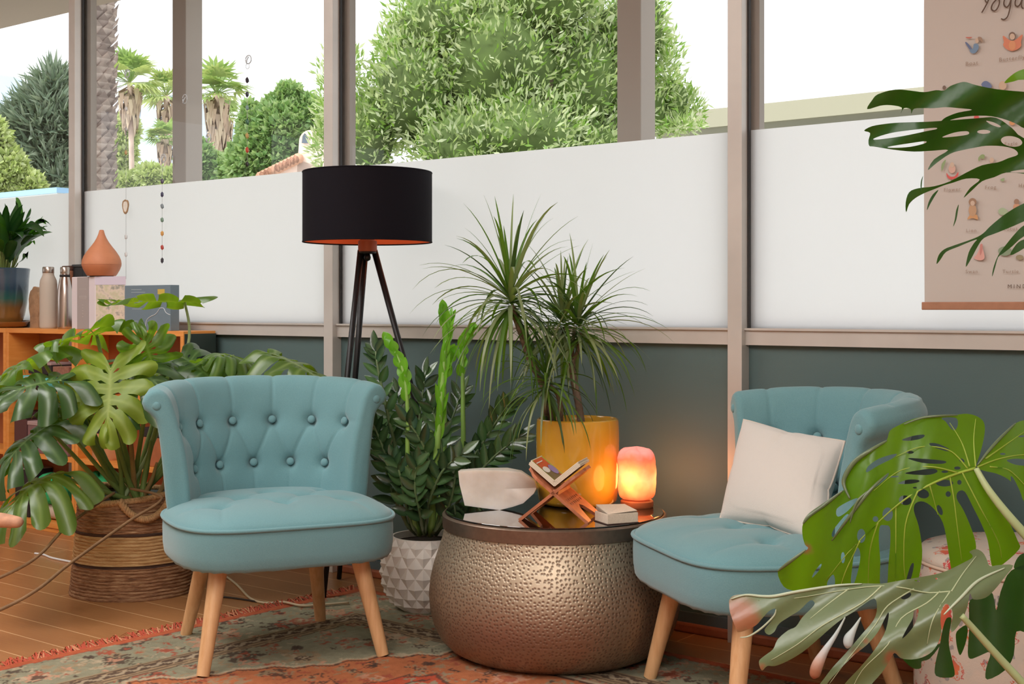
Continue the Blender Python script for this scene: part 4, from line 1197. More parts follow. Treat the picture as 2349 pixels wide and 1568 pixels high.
lily = thing('potted_peace_lily', 'leafy dark green plant in a blue and amber glazed pot on the shelf', 'potted plant', pp)
kx = 5.9 / FPX
mk('pot', G().lathe([(.072, .018), (.08, .03), (.09, .06), (.099, .11), (.104, .16), (.107, .22), (.110, .25), (.112, .262), (.108, .266), (.102, .26), (.10, .22)], 48), gz_, lily, angle=50)
mk('saucer', G().lathe([(.075, 0), (.098, .008), (.107, .026), (.103, .027), (.09, .012), (.001, .011)], 48), plain('amber saucer glaze', (150, 98, 48), .2, coat=.5), lily, angle=50)
mk('soil', G().lathe([(.10, .235), (.001, .238)], 24), soil, lily)
# wood slice / rough stone behind
q = onshelf(84, .05, ZT)
t = thing('rough_stone', 'rough tan stone slab standing between the glazed pot and the beige bottle', 'stone', q)
g = G(); r = random.Random(2); n = 22; V = []
for s in (-.012, .012):
    for i in range(n):
        a = 2*pi*i/n; rr = 1 + r.uniform(-.12, .12); V.append((.045*rr*cos(a), s, .105 + .075*rr*sin(a)))
V += [(0, -.016, .10), (0, .016, .10)]
F = [(i, (i+1) % n, n + (i+1) % n, n + i) for i in range(n)] + [(2*n, (i+1) % n, i) for i in range(n)] + [(2*n+1, n+i, n+(i+1) % n) for i in range(n)]
g.add(V, F); g.box((-.03, -.014, 0), (.03, .014, .05)); mk('stone_slab', g, plain('rough tan stone', (176, 140, 108), .9, noise=.2, nscale=25, bump=.8, bscale=40), t, False)
c = onshelf(111, .12, ZT)
lathe_thing('water_bottle', 'matte beige water bottle with a steel cap', 'bottle', c, [
    ('bottle_body', [(.033, 0), (.036, .004), (.0365, .01), (.0365, .19), (.034, .208), (.026, .225), (.0235, .232), (.0235, .238)], plain('matte beige coating', (196, 182, 168), .6)),
    ('bottle_cap', [(.0235, .238), (.0245, .24), (.0245, .262), (.022, .265)], plain('brushed steel cap', (190, 180, 172), .3, metal=.9))])
c = onshelf(149, .145, ZT)
lathe_thing('steel_bottle', 'shiny steel water bottle next to the beige one', 'bottle', c, [
    ('bottle_body', [(.028, 0), (.031, .003), (.032, .01), (.032, .13), (.030, .165), (.024, .20), (.019, .222), (.0185, .232)], plain('polished steel', (206, 194, 188), .22, metal=1)),
    ('black_collar', [(.0195, .218), (.0215, .22), (.0215, .227), (.0195, .229)], dk),
    ('bottle_cap', [(.0185, .232), (.0195, .234), (.0195, .258), (.017, .261)], MATS['brushed steel cap'])])
boxthing('brown_box', 'small brown box behind the steel bottle', 'box', sx(143, .07), sx(163, .07), .05, .07, ZT, ZT + .27, plain('brown leather', (146, 96, 70), .7), plain('dark brown lid', (84, 56, 46), .7), .02)
boxthing('black_speaker', 'black upright speaker behind the white box', 'speaker', sx(170, .05), sx(194, .05), .035, .06, ZT, ZT + .275, plain('black plastic', (34, 36, 38), .5), plain('black plastic top', (58, 62, 64), .5), .012)

# white gift box (turned corner towards the room)
wb = [cw(-1.70, 5.315), cw(-1.569, 5.30), cw(-1.70 + .131 - .133, 5.415), cw(-1.833, 5.43)]
lo = ZT; hi = ZT + .217
wbx = thing('white_box', 'white cardboard box with grey spine and photo print under the terracotta diffuser', 'box', (wb[0].x, wb[0].y, lo))
card = plain('white card', (228, 218, 222), .6)
V = [(p.x, p.y, z) for z in (lo, hi) for p in wb]
mk('box_body', G().add(V, [(3, 2, 1, 0), (4, 5, 6, 7), (0, 1, 5, 4), (1, 2, 6, 5), (2, 3, 7, 6), (3, 0, 4, 7)]), card, wbx, False, world=True, bevel=.002)
def panel(a, b, u0, u1, z0, z1, m, name, parent, off=.0012):
    d = b - a; n = Vector((d.y, -d.x, 0)).normalized()
    if n.dot(CAM - a) < 0: n = -n
    pts = [a + d*u + n*off for u in (u0, u1)]
    V = [(pts[0].x, pts[0].y, z0), (pts[1].x, pts[1].y, z0), (pts[1].x, pts[1].y, z1), (pts[0].x, pts[0].y, z1)]
    return mk(name, G().add(V, [(0, 1, 2, 3)]), m, parent, False, world=True)
panel(wb[3], wb[0], .25, .75, lo + .002, hi - .002, plain('grey spine', (172, 162, 160), .6), 'grey_spine', wbx)
ph_ = NT('soft photo print'); pv = ph_.coord()
ph_.link(ph_.ramp(ph_.noise(pv, 26, 3), [(.3, srgb(150, 150, 140)), (.42, srgb(222, 206, 190)), (.55, srgb(200, 196, 164)), (.7, srgb(220, 186, 178))]), ph_.b.inputs['Base Color'])
panel(wb[0], wb[1], .04, .96, lo + .004, hi - .035, ph_.m, 'photo_print', wbx)
panel(wb[0], wb[1], .0, 1.0, hi - .034, hi, plain('lavender band', (214, 204, 220), .6), 'lavender_band', wbx)
g = G()
for k, (w_, z_) in enumerate(((.3, .165), (.34, .135), (.34, .130), (.3, .125), (.06, .10), (.05, .088), (.06, .076), (.05, .064), (.06, .052))):
    a, b = wb[3], wb[0]; d = b - a; n = Vector((d.y, -d.x, 0)).normalized(); n = n if n.dot(CAM - a) > 0 else -n
    p0 = a + d*(.5 - w_/2) + n*.002; p1 = a + d*(.5 + w_/2) + n*.002
    g.add([(p0.x, p0.y, lo+z_), (p1.x, p1.y, lo+z_), (p1.x, p1.y, lo+z_+.002), (p0.x, p0.y, lo+z_+.002)], [(0, 1, 2, 3)])
mk('spine_print', g, plain('faint print', (200, 192, 188), .6), wbx, False, world=True)
# diffuser
dc = (wb[0] + wb[1] + wb[2] + wb[3]) / 4
dc = cw(*(lambda p: ((233 - CXP) / FPX * 5.36, 5.36))(0))
dif = lathe_thing('aroma_diffuser', 'terracotta teardrop aroma diffuser on top of the white box', 'diffuser', (dc.x, dc.y, hi), [
    ('lower_body', [(.050, .004), (.056, .003), (.062, .01), (.072, .028), (.0785, .045), (.0785, .049)], plain('terracotta coloured body', (196, 122, 84), .5, noise=.05)),
    ('upper_cover', [(.0788, .0495), (.079, .054), (.077, .068), (.070, .085), (.057, .105), (.042, .124), (.029, .142), (.020, .158), (.014, .172), (.0105, .184), (.009, .190), (.006, .192)], plain('terracotta matte cover', (206, 134, 96), .6, noise=.05)),
    ('foot_ring', [(.044, 0), (.048, .001), (.048, .006), (.04, .006)], dk)], 56)
# blue box
b0 = Vector((WX(286, .172), -.172, 0)); b1 = Vector((WX(391, .172), -.172, 0)); lo2, hi2 = ZT, P(338, 654, 5.13).z
bb = thing('blue_box', 'grey blue cardboard box with a thin white bottle outline', 'box', (b0.x, b0.y, lo2))
blu = plain('grey blue card', (112, 130, 142), .55)
mk('box_body', G().box((b0.x, -.172, lo2), (b1.x, -.13, hi2)), blu, bb, False, world=True, bevel=.0015)
hb = hi2 - lo2
def bl_line(pts, r=.0011):
    return [Vector((b0.x + (b1.x - b0.x)*u, -.1728, lo2 + hb*v)) for u, v in pts]
g = G()
g.tube(curve(bl_line([(.47, .02), (.47, .12), (.50, .24), (.58, .31), (.68, .36), (.74, .43), (.78, .49), (.86, .49), (.90, .41), (.95, .37), (1.0, .35)]), 30), .0013, 5)
mk('bottle_outline', g, plain('white print', (228, 232, 236), .6), bb, world=True)
g = G()
for u0, u1, v in ((.15, .38, .90), (.15, .46, .84), (.15, .42, .62), (.15, .40, .595), (.15, .36, .57), (.17, .55, .47), (.15, .30, .20)):
    g.add(bl_line([(u0, v), (u1, v), (u1, v + .012), (u0, v + .012)]), [(0, 1, 2, 3)])
mk('printed_lines', g, plain('pale print', (168, 182, 190), .6), bb, False, world=True)
mk('yellow_sticker', G().add(bl_line([(.73, .8), (.88, .8), (.88, .91), (.73, .91)]), [(0, 1, 2, 3)]), plain('yellow sticker', (206, 178, 84), .6), bb, False, world=True)

# ============================================================ BASKET
bk_c = cw(-1.272, 4.40); basket = thing('potted_monstera', 'large monstera in a woven banana-leaf basket with rope handles, left of the first chair', 'potted plant', (bk_c.x, bk_c.y, 0))
def weave():
    t = NT('woven banana leaf rope'); v = t.coord(); s = t.n.new('ShaderNodeSeparateXYZ'); t.link(v, s.inputs[0]); z = s.outputs[2]
    n = t.noise(t.coord(scale=(1, 1, 9)), 22, 4, .7)
    n2 = t.noise(t.coord(scale=(1, 1, 4)), 9, 3)
    c = t.ramp(n, [(.3, srgb(92, 62, 44)), (.5, srgb(150, 108, 78)), (.7, srgb(198, 160, 122))])
    lt = t.ramp(n, [(.25, srgb(150, 110, 70)), (.5, srgb(204, 162, 110)), (.75, srgb(226, 192, 144))])
    def band(a, b): return t.math('MULTIPLY', t.math('GREATER_THAN', z, a), t.math('LESS_THAN', z, b))
    c = t.mix(band(.112, .206), c, lt); c = t.mix(t.math('MULTIPLY', t.math('ADD', band(.103, .113), band(.205, .215)), .92), c, srgb(36, 30, 34))
    c = t.mix(t.math('MULTIPLY', n2, .4), c, srgb(120, 80, 56))
    t.link(c, t.b.inputs['Base Color']); t.setin(t.b, Roughness=.85); t.b.inputs['Specular IOR Level'].default_value = .25
    t.bump(t.noise(t.coord(scale=(1, 1, 5)), 60, 4), .9, .004)
    return t.m
wv = weave()
rb = lambda z: .206 - .028 * (z/.33)**.8
g = G(); nz_ = 200; nt_ = 144; V = []
r = random.Random(4); coils = 31; jit = [[r.uniform(-.002, .002) for _ in range(24)] for _ in range(coils + 1)]
def rimz(a): return .333 + .012*sin(a*2 + .6) - .028*math.exp(-((a % (2*pi) - 4.55)/.45)**2)
Vv = []; 
for j in range(nz_ + 1):
    for i in range(nt_):
        a = 2*pi*i/nt_; z = (j / nz_) * (rimz(a) - .012); k = z / .333 * coils
        ja = jit[int(k) % coils][int(a / (2*pi) * 24) % 24]
        rr = rb(z) + .0042*abs(sin(pi*k + .25*sin(a*9)))**.6 + ja*.7 + .003*sin(3*a + 1)
        Vv.append((rr*cos(a), rr*sin(a), z))
F = [(j*nt_+i, j*nt_+(i+1) % nt_, (j+1)*nt_+(i+1) % nt_, (j+1)*nt_+i) for j in range(nz_) for i in range(nt_)]
g.add(Vv, F)
bw = mk('basket_body', g, wv, basket)
mk('basket_lining', G().lathe([(.165, .01), (.168, .318)], 48, cap=False), plain('dark basket inside', (74, 54, 40), .9, noise=.3, nscale=30), basket)
jute = plain('jute rope', (178, 136, 94), .85, noise=.3, nscale=120, bump=.7, bscale=140)
def rope(g, path, R, turns, n=120, closed=False):
    pts = [sp(path, i/n) for i in range(n+1)]
    for s in range(3):
        ps = []
        for i, p in enumerate(pts):
            t_ = (pts[min(i+1, n)] - pts[max(i-1, 0)]).normalized(); a_ = t_.cross(Vector((.01, .02, 1))).normalized(); b_ = t_.cross(a_)
            an = 2*pi*(turns*i/n + s/3); ps.append(p + (a_*cos(an) + b_*sin(an))*R*.55)
        g.tube(ps, R*.62, 7)
g = G(); rope(g, [Vector(((rb(.33)-.002)*cos(a), (rb(.33)-.002)*sin(a), rimz(a) - .004)) for a in [2*pi*k/28 for k in range(29)]], .0095, 52, 500)
mk('rope_rim', g, jute, basket)
ang0 = atan2((CAM - bk_c).y, (CAM - bk_c).x)
for da in (.18, .18 + pi):
    g = G(); aa = ang0 + da
    pth = []
    for k in range(9):
        f = k / 8; a = aa - .42 + .84*f; rr = rb(.3) + .017
        pth.append(Vector((rr*cos(a), rr*sin(a), .325 - .062*sin(pi*f)**.8)))
    rope(g, pth, .0105, 9); mk('rope_handle', g, jute, basket)
mk('soil', G().lathe([(.168, .295), (.001, .30)], 32), soil, basket)
mk('nursery_pot', G().lathe([(.150, .27), (.155, .312), (.15, .314), (.147, .27)], 40), plain('dark green plastic', (46, 58, 56), .5), basket)

# ============================================================ SUN CATCHERS on the second window
def catcher(label, px, ys, top, cols, sizes=None, agate=None, d=.022, grp='stone sun catchers'):
    p0 = W(px, top, d); t = thing('stone_suncatcher', label, 'suncatcher', p0, 0, grp)
    r = random.Random(px)
    end = W(px, ys[-1], d).z
    mk('thread', G().tube([p0, Vector((p0.x, p0.y, end))], .0007, 4), plain('nylon thread', (180, 180, 180), .4), t, world=True)
    g = G(); 
    g.loop([p0 + Vector((.010*cos(a), .002, .010*sin(a) + .014)) for a in [2*pi*k/20 for k in range(20)]], .0012, 5)
    g.loop([p0 + Vector((.016*cos(a), .006, .016*sin(a) + .040)) for a in [2*pi*k/20 for k in range(20)]], .0022, 5)
    g.tube([p0 + Vector((0, .006, .05)), p0 + Vector((0, -.002, .036)), p0 + Vector((0, -.004, .024))], .0022, 6)
    mk('suction_hook', g, plain('clear grey plastic', (196, 200, 204), .15), t, world=True)
    for y, c in zip(ys, cols):
        if c is None: continue
        p = W(px, y, d); bm = bmesh.new(); bmesh.ops.create_icosphere(bm, subdivisions=1, radius=1)
        V = [(p.x + v.co.x*.0095*r.uniform(.8, 1.2), p.y + v.co.y*.006, p.z + v.co.z*.0125*r.uniform(.85, 1.1)) for v in bm.verts]; F = [tuple(v.index for v in f.verts) for f in bm.faces]; bm.free()
        mk('stone_bead', G().add(V, F), plain('bead %d %d %d' % c, c, .35), t, False, world=True)
    return t
cB = catcher('string of small chakra stones hanging low on the second window, right of the agate slice', 372, [415, 446, 473, 504, 535, 567, 597], 385, [(84, 74, 96), (60, 58, 90), (128, 140, 146), (112, 142, 122), (216, 162, 92), (184, 68, 56), (58, 58, 66)])
cC = catcher('string of dark and coloured stones hanging high on the second window near the lamp', 567, [184, 216, 247, 279, 311, 344, 376], 160, [(46, 38, 48), (40, 42, 56), (128, 158, 150), (58, 104, 78), (190, 160, 100), (186, 70, 50), (36, 34, 32)])
cA = catcher('long sun catcher with clear beads and an agate slice on the second window', 289, [250, 297, 350, 543, 583, 640], 190, [(206, 206, 206), (170, 170, 166), (186, 156, 104), (210, 210, 210), (214, 214, 214), None])
p = W(289, 473, .022); g = G(); r = random.Random(3); V = []; n = 26
for q in ((1, 0), (.74, 0)):
    for i in range(n):
        a = 2*pi*i/n; k = 1 + .08*sin(3*a) + r.uniform(-.04, .04); V.append((p.x + .021*q[0]*k*cos(a), p.y - .002, p.z + .030*q[0]*k*sin(a)))
mk('agate_rim', G().add(V, [(i, (i+1) % n, n+(i+1) % n, n+i) for i in range(n)]), plain('agate brown rim', (168, 132, 92), .4, noise=.3, nscale=90), cA, False, world=True, solid=.004)
mk('agate_center', G().add(V[n:], [tuple(range(n))]), plain('agate white centre', (232, 226, 214), .3, noise=.08, nscale=60), cA, False, world=True, solid=.003)
def hook(px, py, label):
    p0 = W(px, py, .01); t = thing('suction_hook', label, 'hook', p0, 0, 'clear suction hooks on the window')
    g = G(); g.loop([p0 + Vector((.014*cos(a), 0, .018*sin(a))) for a in [2*pi*k/20 for k in range(20)]], .002, 5)
    mk('suction_cup', g, MATS['clear grey plastic'], t, world=True)
    g = G().tube([p0 + Vector((.003, 0, .008)), p0 + Vector((0, -.005, -.004)), p0 + Vector((-.004, -.006, -.018)), p0 + Vector((-.008, -.004, -.012))], .0018, 6)
    mk('hook', g, MATS['clear grey plastic'], t, world=True)
hook(424, 227, 'clear suction hook stuck over the outdoor post in the second window')
hook(478, 316, 'clear suction hook on the glass in front of the shaggy palm')

# ============================================================ POSTER
PD = .055
ptl, pbr = W(2123, -60, PD), W(2121, 695, PD)
px0, pz0 = pbr.x, W(2121, 696, PD).z; pz1 = 2.02; px1 = px0 + .60
post = thing('yoga_poster', 'beige hanging paper poster of childrens yoga poses with a wooden bar', 'poster', ((px0+px1)/2, -PD, pz0))
def paperf(u, v): return Vector((px0 + (px1 - px0)*u, -PD - .004*sin(u*pi) - .006*(1-u)**6*sin(v*3), pz0 + (pz1 - pz0)*v))
mk('paper', G().grid(paperf, 24, 40), plain('beige poster paper', (202, 194, 188), .85), post, world=True)
mk('wooden_bar', G().box((px0 - .004, -PD - .012, pz0 - .016), (px1 + .004, -PD + .006, pz0 + .004)), plain('wooden hanger bar', (176, 126, 98), .6, noise=.1), post, False, world=True, bevel=.002)
mk('wooden_bar', G().box((px0 - .004, -PD - .012, pz1 - .004), (px1 + .004, -PD + .006, pz1 + .016)), MATS['wooden hanger bar'], post, False, world=True, bevel=.002)
mk('hanging_cord', G().tube([(px0 + .02, -PD, pz1 + .014), ((px0+px1)/2, -.03, pz1 + .16), (px1 - .02, -PD, pz1 + .014)], .0015, 6), plain('white cord', (230, 226, 220), .7), post, world=True)
PO = PD + .0105
ink = plain('brown grey ink', (104, 84, 72), .8); ink2 = plain('faint tan ink', (160, 138, 122), .8)
def Z(zx, zy): return W(1950 + zx/4.752, zy/4.752, PO)
g = G()
for pts in ([(1465, -22), (1475, 8), (1486, 26)], [(1532, -60), (1500, 20), (1468, 82), (1435, 138)],
            [(1590, 0), (1555, 40), (1540, 90), (1560, 118), (1590, 110), (1620, 60), (1628, 10), (1610, -18), (1590, 0)],
            [(1740, -40), (1700, -30), (1680, 10), (1678, 50), (1700, 78), (1728, 60), (1752, 0), (1758, -40)], [(1758, -40), (1748, 60), (1725, 160), (1700, 200), (1670, 213), (1648, 203)],
            [(1880, -20), (1840, -40), (1805, 0), (1800, 50), (1820, 70), (1850, 50), (1876, -10)], [(1884, -40), (1872, 20), (1868, 60), (1878, 86), (1890, 90)]):
    g.tube(curve([Z(*q) for q in pts], 24), .0016, 6)
mk('title_lettering', g, ink, post, world=True)
def text(s, px, py, hpx, m, name='caption_lettering', space=1.0, center=True):
    c = bpy.data.curves.new('t', 'FONT'); c.body = s; c.size = 1; c.space_character = space
    if center: c.align_x = 'CENTER'
    o = bpy.data.objects.new('t', c); COL.objects.link(o)
    dg = bpy.context.evaluated_depsgraph_get(); me = bpy.data.meshes.new_from_object(o.evaluated_get(dg))
    p = W(px, py, PO); k = hpx / FPX * 3.32 / .72
    g = G(); g.add([(p.x + v.co.x*k*1.0, p.y, p.z + v.co.y*k) for v in me.vertices], [tuple(f.vertices) for f in me.polygons])
    COL.objects.unlink(o); bpy.data.objects.remove(o)
    return mk(name, g, m, post, False, world=True)
for s, x, y, h in (('Boat', 2229, 149, 9), ('Butterfly', 2321, 138, 9), ('Eagle', 2319, 333, 8), ('Flower', 2184, 438, 8), ('Frog', 2272, 433, 8), ('Heron', 2355, 428, 8), ('Lion', 2228, 532, 8), ('Lotus', 2318, 528, 8), ('Swan', 2229, 626, 8), ('Turtle', 2318, 626, 8)):
    text(s, x, y, h, ink2, space=1.25)
text('MIND', 2311, 661, 9, ink, 'maker_lettering', 1.5, False)
def spot(name, items):
    for i, (col, pts) in enumerate(items):
        g = G(); V = [W(x, y, PO + .0004*(i+1)) for x, y in smooth_closed([Vector((a, b, 0)) for a, b in pts], 3) and [(v.x, v.y) for v in smooth_closed([Vector((a, b, 0)) for a, b in pts], 3)]]
        g.add(V, [tuple(range(len(V)))]); col = tuple(int(q_ * .72 + w_ * .28) for q_, w_ in zip(col, (202, 190, 180))); mk(name, g, plain('print %d %d %d' % col, col, .8), post, False, world=True)
def el(cx, cy, rx, ry, n=8, rot=0): return [(cx + rx*cos(2*pi*k/n)*cos(rot) - ry*sin(2*pi*k/n)*sin(rot), cy + rx*cos(2*pi*k/n)*sin(rot) + ry*sin(2*pi*k/n)*cos(rot)) for k in range(n)]
skin = (214, 186, 164)
spot('boat_pose_picture', [((74, 96, 150), [(2214, 98), (2219, 98), (2230, 112), (2226, 116)]), ((92, 132, 176), [(2234, 101), (2243, 101), (2245, 110), (2238, 121), (2229, 122), (2224, 115), (2232, 111)]), (skin, el(2241, 93, 4, 6)), ((150, 120, 100), [(2243, 85), (2252, 86), (2254, 96), (2250, 95), (2247, 92), (2246, 97)]), ((196, 90, 76), [(2215, 85), (2230, 85), (2226, 88), (2219, 88)])])
spot('butterfly_pose_picture', [((224, 120, 86), [(2300, 84), (2304, 83), (2316, 92), (2328, 92), (2343, 80), (2346, 82), (2342, 96), (2343, 104), (2336, 112), (2321, 117), (2308, 112), (2301, 103), (2303, 96)]), ((232, 146, 96), el(2322, 104, 8, 11)), ((110, 84, 70), el(2322, 82, 8, 9)), (skin, el(2322, 84, 6, 7))])
spot('crow_pose_picture', [((96, 76, 66), el(2166, 201, 4, 5)), ((78, 104, 160), [(2251, 195), (2256, 187), (2264, 186), (2272, 192), (2275, 200), (2262, 204)]), ((214, 184, 156), el(2300, 196, 9, 10)), ((222, 66, 70), el(2240, 269, 6, 5)), ((226, 150, 90), el(2322, 281, 7, 6))])
spot('flower_pose_picture', [((222, 66, 66), [(2171, 396), (2178, 404), (2190, 404), (2198, 394), (2197, 404), (2185, 411), (2174, 408)]), ((224, 176, 160), el(2184, 387, 8, 10)), (skin, el(2184, 378, 5, 6)), ((130, 166, 110), [(2160, 376), (2170, 366), (2164, 386), (2160, 392)])])
spot('frog_pose_picture', [((130, 166, 100), [(2244, 362), (2252, 354), (2259, 356), (2256, 365), (2250, 362), (2246, 370)]), (skin, el(2275, 367, 5, 6)), ((138, 172, 120), [(2294, 412), (2304, 408), (2302, 416)])])
spot('lion_pose_picture', [((214, 150, 90), [(2219, 503), (2226, 492), (2240, 492), (2243, 503), (2231, 500)]), ((196, 150, 110), el(2231, 482, 9, 14)), ((150, 112, 84), el(2231, 463, 9, 9)), (skin, el(2231, 466, 5, 6))])
spot('lotus_pose_picture', [((160, 190, 150), [(2290, 482), (2300, 476), (2312, 484), (2306, 492), (2294, 492)]), ((214, 150, 112), el(2332, 475, 8, 9)), ((150, 110, 86), el(2332, 462, 6, 6))])
spot('swan_pose_picture', [((230, 160, 152), [(2234, 592), (2240, 584), (2246, 572), (2251, 562), (2256, 575), (2258, 592), (2248, 597)]), ((206, 120, 112), [(2248, 562), (2254, 560), (2253, 575), (2248, 585)])])
spot('turtle_pose_picture', [((116, 146, 112), [(2290, 572), (2302, 565), (2316, 568), (2320, 578), (2310, 586), (2294, 584)]), ((140, 130, 96), el(2339, 590, 9, 6))])

# ============================================================ CABLES ON THE FLOOR
def cable(label, pts, r_, col, z=.004):
    g = G(); g.tube(curve([Vector((*Fl(x, y).xy, zz)) for x, y, zz in pts], 40), r_, 8)
    o = mk('power_cable', g, plain('cable %d %d %d' % col, col, .5), None); return tag(o, label, 'cable')
cable('white cable lying on the floorboards left of the basket', [(80, 1271, .004), (100, 1274, .004), (118, 1281, .004), (150, 1288, .004), (185, 1294, .004)], .0042, (226, 224, 224))
cable('thin cream cable on the floor behind the legs of the first chair', [(470, 1290, .004), (520, 1325, .004), (545, 1345, .004), (575, 1375, .004), (610, 1386, .005), (650, 1389, .012), (690, 1397, .012), (730, 1396, .012), (800, 1390, .012)], .004, (206, 186, 156))
cable('black cable on the floor behind the left chair legs', [(505, 1370, .003), (535, 1373, .003), (575, 1379, .003), (600, 1384, .003)], .003, (52, 44, 42))
# ============================================================ PLANTS
LM = leafmat('monstera leaf', (92, 128, 54), (150, 176, 100), .36, .42, (150, 196, 30), .28, spec=1.0)
LMd = leafmat('monstera leaf dark', (66, 98, 54), (110, 140, 84), .36, .34, (96, 150, 24), .25, spec=1.0)
LMy = leafmat('monstera young leaf', (142, 166, 58), (176, 194, 96), .42, .45, (176, 196, 50), .12)
stem_m = plain('monstera petiole', (134, 152, 84), .45, noise=.15, nscale=10)
stem_p = plain('pale petiole', (172, 186, 136), .45, noise=.1, nscale=10)
stem_b = plain('brown tan sheath', (176, 138, 88), .6, noise=.2, nscale=14)
def camv(x, d, z): return (RT*x + FW*d + Vector((0, 0, z)))

def mleaf(g, J, T, N, width, droop=.2, fold=.15, seed=0, nl=6, t0=.34, wmax=.42, side=.25, wav=.012, back=1.0, curk=1.0):
    r = random.Random(seed); D = T - J; L = D.length; D.normalize(); N = Vector(N).normalized()
    N = (N - D*N.dot(D)).normalized(); S = D.cross(N)
    hw = width / 2
    K = nl
    rays = []
    for k in range(K + 1):
        f = k / K; o = L*.80*f**1.15; th = radians(158*(1-f)**.85 + 3)
        ln = hw*1.12*(1 - .12*f) * (1 - .30*abs(f-.0)**2)
        if f < .2: ln *= .78 * back
        if k == K: ln = L*.20
        rays.append((o, th, ln))
    nc, nt = 6, 14
    for sg in (-1, 1):
        for k in range(K):
            o0, a0, l0 = rays[k]; o1, a1, l1 = rays[k+1]
            jl = r.uniform(.93, 1.07); ph = r.uniform(0, 6); hole = r.random() < .75; cur = r.uniform(.3, 1.6) * curk
            V = []; vein = []
            for j in range(nt + 1):
                t = j / nt
                w = 0 if t < t0 else wmax*((t - t0)/(1 - t0))**.55
                if hole and .12 < t < .26: w = max(w, .34*sin(pi*(t - .12)/.14))
                for i in range(nc + 1):
                    c0 = i / nc; c = .5 + (c0 - .5)*(1 - w)
                    if k == 0: c = c0 * (1 - w/2)
                    if k == K - 1: c = w/2 + c0*(1 - w/2)
                    o = o0 + (o1 - o0)*c; a = a0 + (a1 - a0)*c; ln = (l0 + (l1 - l0)*c)*jl
                    tt = t*(1 - .22*(2*c0 - 1)**2 * t)
                    aa = a - .42*tt*(a > .05)
                    x = o + cos(a - .18*tt)*ln*tt*.5 + cos(aa)*ln*tt*.5
                    y = sin(a - .18*tt)*ln*tt*.5 + sin(aa)*ln*tt*.5
                    z = fold*y - droop*L*(max(0, x)/L)**2 - side*hw*(y/hw)**2*1.2 + wav*sin(ph + 5*t + 2*c0)*t - cur*.02*(t**3)*(1 + (2*c0 - 1)**2)
                    if x < 0: z -= .1*x*x/L*0
                    V.append(J + D*x + S*(sg*y) + N*z)
                    vv = max(0, 1 - abs(c0 - .5)*14)*(1 - .5*t)*.8
                    if t < .06: vv = 1
                    vein.append(vv)
            F = [(j*(nc+1)+i, j*(nc+1)+i+1, (j+1)*(nc+1)+i+1, (j+1)*(nc+1)+i) for j in range(nt) for i in range(nc)]
            if sg < 0: F = [tuple(reversed(f)) for f in F]
            g.add(V, F, 0, vein=vein)
def petiole(parent, pts, r0, r1, m=None, name='petiole'):
    p = curve(pts, 18); n = len(p)
    return mk(name, G().tube(p, [r0 + (r1 - r0)*(i/(n-1))**.6 for i in range(n)], 10), m or stem_m, parent, world=True)

root0 = bk_c + Vector((0, 0, .30))
ML = [ # Jx,Jy,YJ, Tx,Ty,YT, width, N(cam), droop, fold, side, material, petiole control(px,py,Y)
 (424, 692, 4.45, 226, 690, 4.30, .25, (0, .10, 1), .02, .06, .03, LM, (428, 880, 4.5)),
 (222, 768, 4.30, 112, 770, 4.12, .25, (-.25, .30, .95), .12, .28, .1, LM, (238, 840, 4.35)),
 (95, 818, 4.20, -30, 862, 4.05, .25, (0, .34, .95), .15, .22, .2, LM, (140, 900, 4.25)),
 (138, 872, 4.05, -18, 885, 3.95, .27, (.10, -.34, .93), .25, .12, .3, LMd, (190, 1000, 4.2)),
 (254, 845, 4.10, 244, 1012, 3.98, .27, (.05, -1, .18), .0, .05, .1, LMy, (250, 1000, 4.3)),
 (278, 822, 4.22, 392, 868, 4.02, .30, (-.10, -.42, .90), .35, .10, .5, LMd, (300, 980, 4.3)),
 (348, 828, 4.20, 322, 756, 4.16, .19, (.2, -.9, .42), -.1, .2, .05, LM, (330, 980, 4.36)),
 (418, 818, 4.32, 530, 876, 4.12, .25, (-.15, -.36, .92), .30, .12, .35, LMd, (350, 960, 4.4)),
 (536, 815, 4.38, 478, 792, 4.22, .20, (.1, -.22, .97), .3, -.05, .4, LM, (470, 930, 4.45)),
 (626, 812, 4.22, 800, 868, 4.02, .22, (.25, -.22, .94), .22, .1, .4, LM, (500, 960, 4.4)),
 (106, 978, 4.02, -25, 1046, 3.88, .26, (-.30, -.34, .88), .35, .12, .5, LMd, (175, 1050, 4.2)),
 (124, 1086, 4.00, -8, 1128, 3.84, .28, (-.32, -.45, .83), .45, .10, .7, LM, (190, 1110, 4.2)),
 (392, 858, 4.55, 300, 850, 4.5, .20, (0, -.3, .95), .2, .1, .2, LM, (340, 980, 4.5)),
 (186, 905, 4.32, 178, 985, 4.26, .15, (.3, -.9, .2), .1, .1, .1, LMy, (215, 1010, 4.35)),
 (470, 842, 4.50, 575, 862, 4.42, .20, (0, -.3, .95), .1, .15, .2, LM, (420, 960, 4.5)),
 (125, 925, 4.25, 200, 940, 4.3, .17, (-.1, -.5, .85), .2, .2, .4, LMd, (200, 1060, 4.3)),
]
